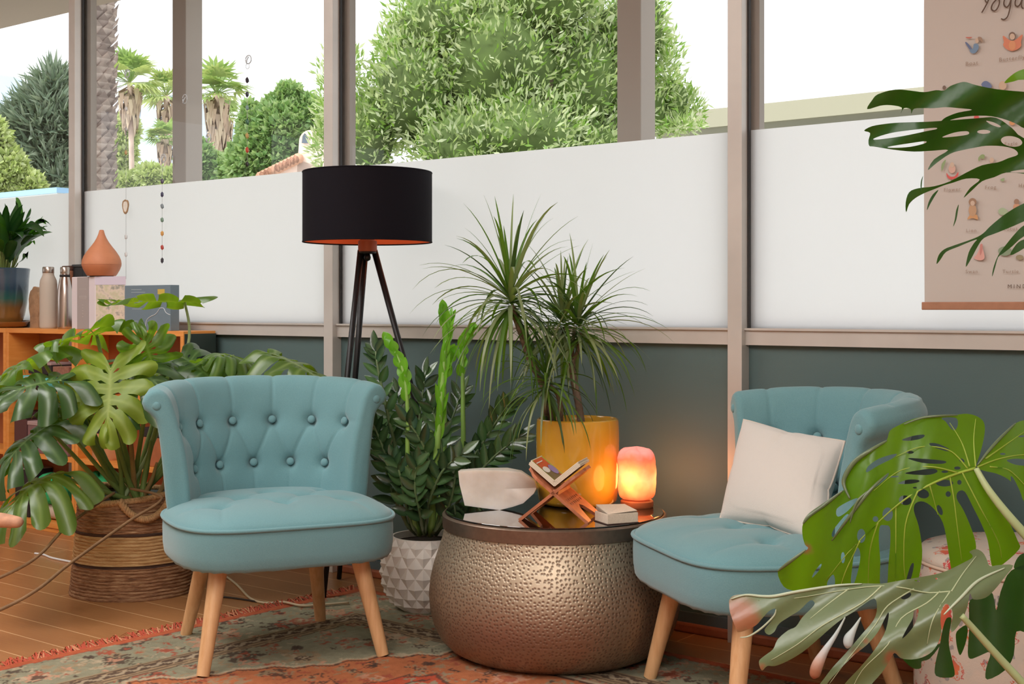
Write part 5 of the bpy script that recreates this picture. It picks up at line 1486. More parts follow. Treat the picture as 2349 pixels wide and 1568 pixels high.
for i, (jx, jy, yj, tx, ty, yt, wd, N, dr, fo, sd, m, pc) in enumerate(ML):
    J, T = P(jx, jy, yj), P(tx, ty, yt); g = G()
    mleaf(g, J, T, camv(*N), wd * 1.12, dr, fo, i + 3, 6, .44, .22, sd, .016, 1.15, 0.1 if i == 0 else 1.0)
    n_ = (T - J).length; 
    lf = mk('leaf', g, m, basket, world=True)
    b = root0 + camv((i*37 % 10 - 5)*.008, (i*53 % 10 - 5)*.008, -.01)
    mm = stem_p if i == 0 else (stem_b if i in (5, ) else stem_m)
    petiole(basket, [b, b*.55 + P(*pc)*.45 + Vector((0, 0, .0)), P(*pc)*.5 + J*.5 if i not in (0,) else P(430, 800, 4.47), J], .0135 if i not in (0,) else .009, .0042, mm)
# dry sheath leaves and short stumps at the base
for k, (x, y) in enumerate(((262, 1010), (300, 1040), (345, 1010), (360, 1060), (235, 1060), (380, 1085))):
    b = root0 + camv((k-2)*.018, (k % 3 - 1)*.03, -.01); e = P(x, y, 4.3 + .03*k)
    petiole(basket, [b, (b + e)/2 + camv(.01, 0, 0), e], .013, .004, stem_b if k % 2 else stem_m, 'leaf_sheath')
# two long trailing aerial roots
ar = plain('tan aerial root', (132, 98, 66), .7, noise=.2, nscale=20)
def rootpath(pts): return curve([P(*p) for p in pts], 40)
mk('aerial_root', G().tube(rootpath([(262, 1130, 4.2), (230, 1150, 4.12), (150, 1210, 3.95), (95, 1268, 3.8), (40, 1305, 3.7), (-60, 1348, 3.6), (-200, 1395, 3.5)]), .0047, 8), ar, basket, world=True)
mk('aerial_root', G().tube(rootpath([(300, 1120, 4.22), (372, 1142, 4.1), (300, 1192, 4.0), (215, 1252, 3.85), (150, 1300, 3.7), (85, 1352, 3.55), (0, 1398, 3.45), (-120, 1440, 3.35)]), .0047, 8), ar, basket, world=True)
# dried leaf tip of driftwood at the far left
dw = P(-10, 1195, 3.7)
t = thing('driftwood_piece', 'pinkish brown wooden branch end poking in at the left edge', 'wood', dw)
g = G(); g.tube(curve([P(-160, 1205, 3.7), P(-60, 1190, 3.7), P(0, 1192, 3.7), P(30, 1196, 3.7), P(52, 1199, 3.7)], 16), [.03, .03, .029, .028, .027, .026, .026, .025, .025, .024, .023, .022, .021, .02, .018, .015, .008], 14)
g.v = [(x, y, dw.z + (z - dw.z)*.85) for x, y, z in g.v]
g.tube([P(-160, 1205, 3.7), Vector((*P(-160, 1205, 3.7).xy, 0))], .03, 10)
mk('branch', g, plain('pinkish driftwood', (206, 152, 122), .7, noise=.25, nscale=22, bump=.5, bscale=30), t, world=True)

# ---- generic strap / lens leaf
def blade(g, p0, d0, L, w, grav=.0, n=8, roll=0, prof='lens', fold=.25, mi=0, up=None):
    p = Vector(p0); d = Vector(d0).normalized(); u = Vector(up) if up else Vector((0, 0, 1))
    s = d.cross(u)
    if s.length < .05: s = Vector((1, 0, 0))
    s.normalize(); s = Matrix.Rotation(roll, 3, d) @ s
    V = []; vn = []
    for j in range(n + 1):
        t = j / n
        if prof == 'lens': ww = w * (sin(pi*min(1, t**.85*.97 + .03)))**.8
        else: ww = w * (1 - t)**.55 * min(1, .45 + t*4)
        if j == n: ww = 0.0002
        nrm = s.cross(d)
        V += [p - s*ww + nrm*ww*fold, p, p + s*ww + nrm*ww*fold]; vn += [0, .8, 0]
        p = p + d*(L/n); d = (d - Vector((0, 0, grav*L/n*6*(.4 + t)))).normalized(); s = (s - d*s.dot(d)).normalized()
    F = []
    for j in range(n):
        a = 3*j; F += [(a, a+1, a+4, a+3), (a+1, a+2, a+5, a+4)]
    g.add(V, F, mi, vein=vn)

# ---- dracaena
LD = [leafmat('dracaena leaf green', (70, 104, 38), (96, 128, 60), .38, .35, (130, 180, 30), .2), leafmat('dracaena leaf dark', (54, 80, 46), (84, 104, 70), .34, .25, (96, 140, 30), .2), leafmat('dracaena leaf pale', (132, 148, 104), (150, 160, 120), .34, .3, (150, 180, 70), .2)]
canem = plain('ringed dracaena cane', (122, 100, 84), .8, noise=.3, nscale=50, bump=.8, bscale=70)
Yd = 3.70
def cane(pts, r0, r1):
    p = curve([P(*q) for q in pts], 30); n = len(p)
    return mk('cane', G().tube(p, [(r0 + (r1-r0)*i/(n-1))*(1 + .10*(i % 2)) for i in range(n)], 10), canem, drac, world=True)
cane([(1268, 970, 3.72), (1262, 925, 3.72), (1240, 870, 3.70), (1216, 825, 3.68), (1196, 765, 3.66), (1172, 700, 3.66)], .0105, .0085)
cane([(1334, 972, 3.70), (1326, 920, 3.70), (1314, 860, 3.71), (1312, 825, 3.72)], .0105, .0095)
cane([(1312, 828, 3.72), (1302, 800, 3.73), (1290, 750, 3.74)], .0055, .005)
cane([(1312, 828, 3.72), (1314, 790, 3.71), (1318, 750, 3.71)], .0055, .005)
cane([(1314, 828, 3.72), (1326, 800, 3.70), (1332, 760, 3.69)], .0055, .005)
cane([(1284, 970, 3.68), (1286, 940, 3.66), (1280, 905, 3.65), (1262, 885, 3.64)], .008, .006)
cane([(1258, 968, 3.75), (1250, 930, 3.68), (1246, 890, 3.66)], .0075, .006)
def head(px, py, Y, n, L, w, seed, upmin=-.5, grav=1.0, tilt=(0, 0, 0)):
    r = random.Random(seed); c = P(px, py, Y); mats = [G(), G(), G()]
    g = G()
    for k in range(n):
        f = k / n; a = k*2.39996 + r.uniform(-.2, .2)
        e = 1.45 - (1.45 - upmin)*f**.8 + r.uniform(-.12, .12)
        d = Vector((cos(a)*cos(e), sin(a)*cos(e), sin(e))) + Vector(tilt)
        ll = L*r.uniform(.75, 1.12)*(1 - .12*(f < .12))
        y_wall = c.y + d.y*ll
        if y_wall > -.035: 
            d.y *= max(0.0, (-.04 - c.y)/max(.01, d.y*ll)) * .9
        p0 = c + Vector((0, 0, .055*(1 - f) - .02)) + d*.004
        blade(g, p0, d, ll, w*r.uniform(.8, 1.2), grav*(.5 + 1.2*f)*r.uniform(.5, 1.4), 10, r.uniform(-.4, .4), 'strap', .3, r.choice([0, 0, 1, 2, 2]))
    g.v = [(x, min(y, -.034), z) for x, y, z in g.v]
    return mk('leaf_rosette', g, LD, drac, world=True)
head(1170, 700, 3.66, 105, .30, .0068, 1, -.75, 1.15)
head(1290, 752, 3.74, 62, .25, .0062, 2, -.7, 1.2, (.15, -.1, 0))
head(1326, 760, 3.70, 62, .26, .0062, 3, -.7, 1.2, (.3, -.05, 0))
head(1252, 885, 3.64, 56, .22, .0058, 4, -.7, 1.7, (0, -.2, -.1))

# ---- zz plant
LZ = [leafmat('zz leaf dark', (40, 66, 38), (74, 104, 66), .18, .12, (50, 90, 30), .3, spec=.8), leafmat('zz leaf mid', (62, 96, 52), (96, 128, 82), .2, .16, (70, 120, 30), .25, spec=.8)]
LZb = leafmat('zz leaf fresh', (112, 180, 40), (130, 196, 64), .25, .4, (140, 210, 30), .12, spec=.5)
zst = plain('zz stem green', (96, 116, 76), .4, noise=.2, nscale=20); zstb = plain('fresh zz stem', (134, 174, 84), .4)
zs = zp + Vector((0, 0, .21))
def zz(pts, npair, L, w, fresh=False, r0=.0065, seed=0, start=.3, ang=.95, twist=0):
    r = random.Random(seed); p = curve([P(*q) for q in pts], 24); p[0] = zs + (p[0] - zs)*.6; n = len(p)
    p = [Vector((q.x, min(q.y, -.03), q.z)) for q in p]
    st = mk('stem', G().tube(p, [r0*(1 - .6*i/(n-1)) for i in range(n)], 8), zstb if fresh else zst, zz_, world=True)
    g = G()
    az = r.uniform(-.5, .5) + twist
    for k in range(npair*2 + 1):
        f = start + (1 - start)*(k/(npair*2)); i = min(n - 2, int(f*(n-1))); ff = f*(n-1) - i
        pos = p[i]*(1-ff) + p[min(i+1, n-1)]*ff; t_ = (p[min(i+1, n-1)] - p[i]).normalized()
        sd = t_.cross(FW).normalized()
        sd = Matrix.Rotation(az, 3, t_) @ sd
        s = (-1 if k % 2 else 1)
        a = ang*(1 - .35*f) + r.uniform(-.12, .12)
        d = t_*cos(a) + sd*s*sin(a) + Vector((0, 0, 0)) - FW*r.uniform(-.1, .35)
        if k == npair*2: d = t_
        up = (-FW + Vector((0, 0, .6 + r.uniform(-.4, .4))))
        blade(g, pos, d, L*(1 - .25*f)*r.uniform(.85, 1.12), w*(1 - .15*f), .25, 7, r.uniform(-.5, .5), 'lens', .35, 0 if fresh else r.randint(0, 1), up)
    g.v = [(x, min(y, -.028), z) for x, y, z in g.v]
    mk('leaflets', g, [LZb] if fresh else LZ, st, world=True)
S = [
 ([(945, 1215, 4.02), (920, 1080, 3.98), (892, 960, 3.95), (868, 850, 3.95), (862, 805, 3.96)], 10, .085, .0155, False, .0075, 1, .28),
 ([(960, 1215, 4.05), (950, 1080, 4.02), (962, 960, 4.04), (975, 860, 4.08)], 9, .085, .015, False, .006, 2, .3),
 ([(935, 1210, 4.0), (905, 1100, 3.95), (872, 1010, 3.93), (850, 960, 3.93)], 7, .075, .015, False, .006, 3, .3),
 ([(990, 1215, 4.0), (995, 1120, 3.93), (975, 1030, 3.87), (935, 965, 3.85)], 9, .085, .016, False, .0065, 4, .25),
 ([(1000, 1215, 4.0), (1020, 1110, 3.95), (1010, 1010, 3.95), (990, 930, 3.97)], 8, .08, .015, False, .006, 5, .3),
 ([(1010, 1215, 4.05), (1050, 1110, 4.02), (1110, 1010, 4.02), (1165, 925, 4.02)], 10, .085, .017, False, .0065, 6, .3),
 ([(1010, 1215, 4.05), (1070, 1120, 4.0), (1130, 1050, 3.98), (1192, 1000, 3.98)], 9, .08, .015, False, .006, 7, .35),
 ([(950, 1215, 3.98), (930, 1150, 3.92), (918, 1090, 3.88), (905, 1050, 3.88)], 7, .07, .015, False, .006, 8, .2),
 ([(975, 1215, 3.98), (985, 1150, 3.90), (1015, 1080, 3.86), (1060, 1040, 3.86)], 7, .08, .016, False, .006, 9, .25),
 ([(940, 1215, 4.1), (900, 1130, 4.1), (880, 1050, 4.12), (870, 980, 4.14)], 8, .08, .016, False, .006, 10, .25),
 ([(990, 1215, 4.1), (1000, 1080, 4.14), (1030, 980, 4.16), (1060, 900, 4.18)], 8, .08, .015, False, .006, 11, .3),
 ([(970, 1215, 4.1), (960, 1090, 4.15), (930, 990, 4.17), (910, 900, 4.2)], 8, .08, .015, False, .006, 12, .3),
 ([(970, 1215, 3.97), (962, 1170, 3.9), (952, 1120, 3.87), (955, 1060, 3.86)], 7, .075, .016, False, .006, 13, .2),
 ([(1000, 1215, 3.97), (1030, 1160, 3.92), (1042, 1110, 3.9), (1046, 1075, 3.9)], 6, .07, .016, False, .006, 14, .2),
]
for a in S: zz(*a)
for a in ([(952, 1215, 3.98), (936, 1060, 3.87), (935, 940, 3.86), (925, 850, 3.87), (893, 785, 3.9)], 6, .054, .0175, True, .009, 21, .55, .35), \
         ([(990, 1215, 4.0), (1000, 1060, 3.88), (1012, 920, 3.88), (1022, 800, 3.9), (1030, 745, 3.92)], 13, .085, .010, True, .012, 22, .3, .2), \
         ([(1010, 1215, 4.08), (1058, 1050, 4.08), (1062, 930, 4.08), (1062, 800, 4.1), (1078, 760, 4.1)], 6, .052, .016, True, .010, 23, .62, .3), \
         ([(990, 1215, 4.0), (985, 1060, 4.0), (1000, 930, 4.02), (1022, 860, 4.0), (1036, 812, 3.98)], 4, .055, .016, True, .0075, 24, .7, .4), \
         ([(1000, 1215, 4.1), (1020, 1050, 4.12), (1020, 850, 4.14), (1022, 760, 4.14), (1018, 715, 4.14)], 4, .055, .016, True, .0075, 25, .78, .3):
    zz(*a)

# ---- peace lily like plant on the shelf
LL = [leafmat('lily leaf', (52, 104, 42), (84, 134, 66), .25, .3, (90, 160, 30), .3, spec=.7), leafmat('lily leaf dark', (30, 70, 34), (60, 100, 50), .25, .2, (60, 120, 30), .3, spec=.7)]
g = G(); gs = G(); r = random.Random(12); c0 = pp + Vector((0, 0, .25))
for k in range(72):
    a = k*2.4 + r.uniform(-.3, .3); e = r.uniform(.35, 1.35); hgt = r.uniform(.03, .17)
    d = Vector((cos(a)*cos(e), sin(a)*cos(e), sin(e)))
    p0 = c0 + Vector((cos(a)*.03, sin(a)*.03, 0)); p1 = p0 + Vector((d.x*.04, d.y*.04, hgt))
    gs.tube(curve([p0, (p0+p1)/2 + d*.01, p1], 5), .0028, 6)
    blade(g, p1, d, r.uniform(.17, .28), r.uniform(.019, .032), r.uniform(.4, 1.3), 9, r.uniform(-.5, .5), 'lens', .3, r.randint(0, 1))
g.v = [(x, min(y, -.02), z) for x, y, z in g.v]
mk('leaf_foliage', g, LL, lily, world=True); mk('leaf_stalks', gs, stem_m, lily, world=True)

# ============================================================ FOREGROUND MONSTERA (right)
def sheet(g, outline, holes, conv, Yf, step=14, k=3, brown=(), veins=(), mi=0, minsep=5):
    ol = smooth_closed([Vector((*conv(*p), 0)) for p in outline], k); hs = [smooth_closed([Vector((*conv(*p), 0)) for p in h], 4) for h in holes]
    loops = [[(v.x, v.y) for v in lp] for lp in [ol] + hs]
    vs = []; es = []
    for lp in loops:
        b = len(vs); vs += [Vector(p) for p in lp]; es += [(b+i, b+(i+1) % len(lp)) for i in range(len(lp))]
    LA = [np.array(lp) for lp in loops]
    def inside(x, y, A):
        xi, yi = A[:, 0], A[:, 1]; xj, yj = np.roll(xi, 1), np.roll(yi, 1)
        m = (yi > y) != (yj > y)
        with np.errstate(divide='ignore', invalid='ignore'):
            c = m & (x < (xj - xi)*(y - yi)/(yj - yi) + xi)
        return c.sum() % 2 == 1
    allp = np.concatenate(LA)
    x0, y0 = LA[0].min(0); x1, y1 = LA[0].max(0)
    y = y0
    while y < y1:
        x = x0 + (step/2 if int((y-y0)/step) % 2 else 0)
        while x < x1:
            if inside(x, y, LA[0]) and not any(inside(x, y, h) for h in LA[1:]) and (((allp - (x, y))**2).sum(1).min() > minsep**2): vs.append(Vector((x, y)))
            x += step
        y += step*.87
    res = geometry.delaunay_2d_cdt(vs, es, [], 1, 1e-4)
    ov, of = res[0], res[2]
    fs = []
    for f in of:
        c = sum((ov[i] for i in f), Vector((0, 0)))/len(f)
        if inside(c.x, c.y, LA[0]) and not any(inside(c.x, c.y, h) for h in LA[1:]): fs.append(tuple(f))
    V = [P(v.x, v.y, Yf(v.x, v.y)) for v in ov]
    VL = []
    for pl_ in veins:
        q = [conv(*p) for p in pl_]
        for a, b in zip(q[:-1], q[1:]): VL.append((*a, *b))
    VA = np.array(VL) if VL else None
    vein = []; br = []
    for v in ov:
        if VA is not None:
            ax, ay, bx, by = VA.T; dx, dy = bx-ax, by-ay; f = np.clip(((v.x-ax)*dx + (v.y-ay)*dy)/(dx*dx+dy*dy+1e-9), 0, 1)
            d = np.sqrt((v.x-ax-f*dx)**2 + (v.y-ay-f*dy)**2).min(); vein.append(max(0, 1 - d/5)*.7)
        else: vein.append(0)
        b = 0
        for bx_1, by_1, rr in brown:
            cx, cy = conv(bx_1, by_1); d = math.hypot(v.x - cx, v.y - cy)/rr; b = max(b, min(1, max(0, 2*(1 - d))))
        br.append(b)
    g.add(V, fs, mi, vein=vein, brown=br)
    return ol
def veintube(g, pts, conv, Yf, r0, r1, off=-.003):
    p = curve([P(*conv(*q), Yf(*conv(*q)) + off) for q in pts], 20)
    g.tube(p, [r0 + (r1-r0)*i/20 for i in range(21)], 6)
fg = cw(1.12, 2.12, .007); fgp = thing('foreground_monstera', 'large split-leaf monstera reaching in from the right edge in front of the pouf', 'plant', (fg.x, fg.y, .007))
mk('pot', G().lathe([(.11, 0), (.115, .005), (.14, .26), (.145, .262), (.145, .285), (.137, .285), (.13, .24)], 40), plain('grey planter', (120, 118, 114), .6), fgp, angle=50)
mk('soil', G().lathe([(.133, .25), (.001, .255)], 24), soil, fgp)
MG = leafmat('foreground leaf green', (86, 132, 26), (150, 176, 60), .33, .48, (146, 204, 14), .22, spec=.55, brown=(178, 118, 84))
MD = leafmat('foreground leaf dark', (40, 78, 30), (64, 104, 44), .34, .32, (70, 130, 14), .25, spec=.55, brown=(150, 100, 70))
MS = leafmat('foreground leaf grey sheen', (112, 128, 92), (156, 166, 128), .34, .22, (130, 160, 50), .16, spec=.8, brown=(158, 100, 68))  # greyed base colour stands in for white sheen reflected off the leaf
rimm2 = plain('pale leaf edge', (176, 186, 160), .4)
# conversions from tracing frames to photo pixels
cA1 = lambda x, y: (1400 + x/2.183, 850 + y/2.183)
cB1 = lambda x, y: (1650 + x/3.36, 1180 + y/3.36)
cC1 = lambda x, y: (1849 + x/2.178, y/2.178)
def E_(cx, cy, rx, ry, rot=0): return [(cx + rx*cos(2*pi*k/8)*cos(rot) - ry*sin(2*pi*k/8)*sin(rot), cy + rx*cos(2*pi*k/8)*sin(rot) + ry*sin(2*pi*k/8)*cos(rot)) for k in range(8)]
jx_, jy_ = cA1(1828, 488)
def Y1(x, y):
    dx, dy = x - jx_, y - jy_
    return 2.30 + .00012*dx - .00022*dy + .0000006*dx*dx + .0000012*dy*dy - .012*sin(dx*.045 + dy*.01)*min(1, abs(dx)/200)
out1 = [(1828,488),(1850,420),(1868,350),(1876,290),(1866,250),(1830,225),(1785,215),(1740,219),(1700,222),(1600,225),(1520,240),(1450,270),(1400,300),(1385,345),(1345,375),(1290,400),(1230,450),(1180,510),(1162,560),(1168,600),(1130,618),(1070,668),(1000,720),(965,765),(962,820),(975,870),(990,890),(940,930),(890,965),(838,1003),(868,1080),(930,1103),(1000,1112),(1100,1118),(1200,1116),(1300,1112),(1450,1090),(1530,1060),(1552,1000),(1562,900),(1545,780),(1520,700),(1530,662),(1570,655),(1620,690),(1665,760),(1685,850),(1700,950),(1715,1010),(1760,1000),(1815,940),(1832,880),(1812,800),(1770,700),(1735,640),(1742,605),(1775,605),(1815,680),(1860,770),(1890,850),(1905,950),(1920,985),(1970,965),(2048,892),(2040,850),(1990,740),(1940,640),(1890,560),(1850,510)]
hol1 = [[(1660,236),(1730,236),(1740,270),(1725,298),(1702,285),(1680,255)], [(1460,345),(1520,325),(1572,320),(1560,338),(1500,350)], [(1600,362),(1640,365),(1695,390),(1690,403),(1640,390),(1605,375)], E_(1502,408,18,7), [(1490,438),(1560,440),(1670,450),(1678,462),(1640,466),(1560,460)], [(1475,512),(1560,495),(1620,490),(1638,505),(1600,520),(1530,520)], E_(1760,449,15,9,.5), E_(1738,487,16,8), E_(1675,505,17,6), [(1445,560),(1490,545),(1540,546),(1545,556),(1500,566),(1450,566)], E_(1674,562,43,17), E_(1565,615,32,23,.3), E_(1748,558,11,12), E_(1692,617,13,14), E_(1477,648,32,24,.2), E_(1650,697,12,27,-.4), E_(1389,718,26,34), E_(1328,742,14,14), E_(1257,826,21,35),
 [(1240,885),(1252,920),(1245,980),(1222,1060),(1205,1060),(1212,980),(1222,910)], [(1350,780),(1375,773),(1400,785),(1402,860),(1392,980),(1385,1070),(1352,1070),(1352,950),(1345,850)], E_(1165,935,10,28), [(1050,970),(1058,970),(1045,1000),(1012,1035),(1020,1010)], [(1513,962),(1520,975),(1505,1040),(1482,1056),(1498,990)], [(1290,480),(1345,440),(1430,415),(1415,437),(1340,475),(1285,508)], [(1240,640),(1330,570),(1390,512),(1380,540),(1300,605),(1250,650)], [(1135,690),(1200,650),(1240,640),(1190,700),(1140,730)], [(1120,830),(1115,800),(1180,720),(1190,740)], [(1090,1050),(1115,1020),(1125,1045),(1120,1080),(1088,1078)], E_(1525,585,10,4), E_(1420,530,26,4,-.05)]
vein1 = [[(1828,488),(1720,520),(1600,570),(1480,640),(1360,740),(1200,900),(1080,1050)], [(1790,490),(1700,400),(1560,380),(1430,430)], [(1800,480),(1760,360),(1700,260)], [(1740,510),(1600,480),(1450,500),(1320,600)], [(1700,530),(1720,640),(1740,800),(1760,950)], [(1760,505),(1850,680),(1940,850),(1960,940)], [(1600,575),(1640,720)], [(1540,600),(1480,760),(1470,950),(1480,1060)], [(1430,680),(1430,850),(1430,1080)], [(1340,760),(1300,900),(1290,1080)], [(1250,850),(1180,1000),(1150,1090)], [(1830,480),(1820,350),(1830,240)]]
g = G(); sheet(g, out1, hol1, cA1, Y1, 11, 3, [(985, 890, 14)])
out1b = [(1835,480),(1870,432),(1920,380),(1975,310),(2030,262),(2100,250),(2250,300),(2300,450),(2290,600),(2200,700),(2120,690),(2072,655),(2045,595),(1995,545),(1935,515),(1870,500)]
hol1b = [[(1985,448),(2040,440),(2110,450),(2100,474),(2030,470)], E_(1965,416,14,5), [(2005,530),(2020,540),(2050,600),(2060,632),(2042,620),(2012,570)], E_(2068,327,24,5,-.1)]
sheet(g, out1b, hol1b, cA1, Y1, 11, 3)
L1 = mk('leaf', g, MG, fgp, world=True)
veinm = plain('yellow green vein', (150, 172, 62), .5); veins = plain('pale grey vein', (170, 178, 140), .5); veind = plain('dark leaf vein', (72, 108, 52), .5)
g = G()
for k, v_ in enumerate(vein1 + [[(1838,482),(1950,440),(2100,420),(2300,450)], [(1900,480),(2000,500),(2100,600)], [(1880,440),(1980,370),(2080,300)]]): veintube(g, v_, cA1, Y1, .0016 if k else .0028, .0005, -.0008)
mk('leaf_veins', g, veinm, L1, world=True)
# curled margins of that leaf, their highlight put into the pale colour
def curl(g, pts, conv, Yf, w, off=-.006):
    p = curve([P(*conv(*q), Yf(*conv(*q)) + off) for q in pts], 30)
    g.tube(p, [w*sin(pi*(.04 + .92*i/30))**.7 + .0003 for i in range(31)], 7)
for cp, cwd in (([(1385,350),(1300,400),(1225,455),(1180,520),(1170,570),(1200,640)], .0042), ([(1470,268),(1560,236),(1650,226),(1740,222)], .002), ([(1165,600),(1080,665),(1000,722),(965,765)], .0036), ([(980,895),(900,955),(838,1003)], .0028), ([(1390,515),(1300,600),(1190,740),(1110,850)], .0028), ([(2030,262),(1960,330),(1900,395),(1840,470)], .0026), ([(1330,575),(1240,650),(1200,760)], .002)):
    g = G(); curl(g, cp, cA1, Y1, cwd); mk('curled_edge', g, MS, L1, world=True)
ped = cw(1.10, 2.12, .27)
p = curve([P(*cA1(1832, 490), Y1(*cA1(1832, 490)) - .004), P(*cA1(1890, 590), 2.28), P(*cA1(1990, 720), 2.27), P(*cA1(2150, 900), 2.26), P(2450, 1330, 2.2), ped], 24)
mk('petiole', G().tube(p, [.005 + .006*i/24 for i in range(25)], 10), stem_p, fgp, world=True)

# second leaf, grey sheen put into its green colour, drooping towards the camera
jx2, jy2 = cB1(1780, 590)
def Y2(x, y):
    dx, dy = x - jx2, y - jy2
    return 2.07 - .00008*dx - .00045*dy + .0000004*dx*dx + .0000010*dy*dy - .010*sin((dx*.6 + dy)*.05)
out2 = [(78,655),(110,622),(200,612),(330,625),(430,622),(520,600),(700,570),(900,540),(1100,528),(1250,530),(1400,505),(1550,480),(1700,450),(1800,410),(1880,370),(1945,335),(1950,310),(1928,285),(1980,265),(2030,290),(2060,340),(2085,395),(2150,388),(2265,390),(2200,480),(2120,580),(2050,640),(1960,652),(1932,605),(1915,700),(1880,790),(1830,870),(1790,905),(1786,850),(1800,780),(1790,725),(1760,690),(1735,690),(1712,740),(1705,820),(1712,900),(1690,980),(1640,1055),(1560,1100),(1480,1115),(1400,1105),(1350,1065),(1310,1130),(1250,1220),(1160,1320),(1080,1420),(900,1420),(960,1310),(1080,1180),(1190,1050),(1270,920),(1300,820),(1305,752),(1275,800),(1225,900),(1140,1000),(1040,1080),(930,1190),(840,1290),(760,1420),(700,1380),(770,1310),(870,1180),(980,1060),(1090,930),(1190,810),(1215,720),(1195,645),(1100,700),(1040,745),(950,800),(850,880),(760,960),(640,1060),(520,1130),(430,1165),(370,1165),(328,1200),(305,1130),(350,1085),(415,1035),(450,960),(530,890),(590,862),(640,790),(715,715),(735,680),(700,660),(620,735),(540,785),(460,840),(425,900),(380,925),(348,888),(400,820),(436,750),(428,722),(380,745),(330,800),(290,845),(230,880),(150,905),(130,880),(85,760),(76,690)]
hol2 = [E_(1440,625,42,22,-.45), [(1500,745),(1520,725),(1535,735),(1525,800),(1490,870),(1440,930),(1410,950),(1450,870),(1490,800)], E_(1525,510,22,5,.3), E_(1675,492,10,6)]
vein2 = [[(1780,590),(1600,600),(1400,560),(1200,550),(900,590),(600,640),(300,660)], [(1700,590),(1600,680),(1400,800),(1300,1000),(1100,1200),(1000,1400)], [(1500,570),(1300,700),(1200,850),(1000,1100),(850,1300)], [(1250,550),(1100,680),(800,850),(600,1000),(400,1120)], [(1780,590),(1650,800),(1600,1000)], [(1000,570),(850,680),(700,800)], [(1790,590),(1880,450),(1980,320)]]
g = G(); sheet(g, out2, hol2, cB1, Y2, 11, 3, [(150, 780, 55), (230, 820, 34), (320, 1180, 10), (1330, 1105, 22), (1080, 1080, 22), (1040, 1150, 16), (1600, 1110, 14), (1130, 980, 8)])
L2 = mk('leaf', g, MS, fgp, world=True)
g = G()
for v_ in vein2: veintube(g, v_, cB1, Y2, .0014, .0005, -.0006)
mk('leaf_veins', g, veins, L2, world=True)
g = G()
dr_ = NT('curled leaf underside'); dv_ = dr_.coord(); dz = dr_.n.new('ShaderNodeSeparateXYZ'); dr_.link(dv_, dz.inputs[0])
dr_.link(dr_.ramp(dr_.math('ADD', dz.outputs[2], dr_.math('MULTIPLY_ADD', dr_.noise(dv_, 40, 3), .03, -.015)), [(.37, srgb(150, 96, 70)), (.385, srgb(178, 140, 122)), (.41, srgb(176, 184, 186)), (.5, srgb(160, 172, 150))]), dr_.b.inputs['Base Color'])
drm = dr_.m
def drop(pts, ws):
    p = curve([P(*cB1(*q), 2.06) for q in pts], 24); n = 24
    g.tube(p, [sp([Vector((w_, 0, 0)) for w_ in ws], i/n).x for i in range(n+1)], 10)
drop([(970, 790), (900, 920), (820, 1040), (760, 1150), (735, 1230), (730, 1262)], [.001, .003, .0055, .009, .0085, .002])
drop([(1090, 790), (1040, 880), (1000, 950), (990, 1000), (985, 1028)], [.001, .004, .0078, .007, .002])
mk('curled_lobe', g, drm, L2, world=True)
for cp, cwd in (([(90,650),(200,618),(330,628),(430,626),(600,592),(900,545),(1100,532)], .0024), ([(160,945),(230,935),(330,870),(420,780),(437,730)], .0014), ([(1730,770),(1860,640),(2000,505),(2200,410)], .0022)):
    g = G(); curl(g, cp, cB1, Y2, cwd, -.002); mk('curled_edge', g, rimm2, L2, world=True)
p = curve([P(*cB1(1865, 775), 2.05), P(*cB1(1960, 880), 2.06), P(*cB1(2120, 1060), 2.07), P(*cB1(2349, 1310), 2.08), P(*cB1(2650, 1645), 2.09), P(*cB1(3000, 1900), 2.10), cw(1.09, 2.11, .27)], 24)
mk('petiole', G().tube(p, [.0048 + .004*i/24 for i in range(25)], 10), stem_p, fgp, world=True)
# third leaf, hanging dark green lobes at the right edge
def Y3(x, y): return 2.20 + .0001*(x - 2250) - .0001*(y - 1300) - .01*sin(x*.05)
g = G()
sheet(g, [(1935,655),(2040,630),(2100,600),(2120,660),(2135,735),(2155,650),(2180,560),(2250,430),(2420,400),(2500,700),(2400,900),(2290,900),(2270,1080),(2200,1200),(2065,1270),(2055,1190),(2090,1060),(2000,1090),(1935,1110),(1915,1060),(1925,900),(1925,760)], [], cB1, Y3, 14, 3, [])
sheet(g, [(1750,800),(1790,800),(1775,900),(1770,1000),(1795,1120),(1815,1230),(1770,1255),(1670,1240),(1665,1150),(1700,1000),(1720,890)], [], cB1, Y3, 14, 3, [(1590, 1110, 12)])
sheet(g, [(1830,900),(1900,850),(1915,900),(1895,1000),(1860,1080),(1840,1050),(1825,970)], [], cB1, Y3, 14, 3)
sheet(g, [(1420,1100),(1560,1090),(1680,1000),(1700,1010),(1620,1110),(1560,1130),(1555,1180),(1500,1185),(1440,1140)], [], cB1, Y3, 14, 3)
sheet(g, [(2270,400),(2300,330),(2350,295),(2450,290),(2450,430),(2349,425),(2290,420)], [], cB1, Y3, 14, 3)
L3 = mk('leaf', g, MD, fgp, world=True)
p = curve([P(2400, 1330, 2.2), P(2450, 1380, 2.18), cw(1.12, 2.14, .27)], 10); mk('petiole', G().tube(p, .006, 8), stem_m, fgp, world=True)
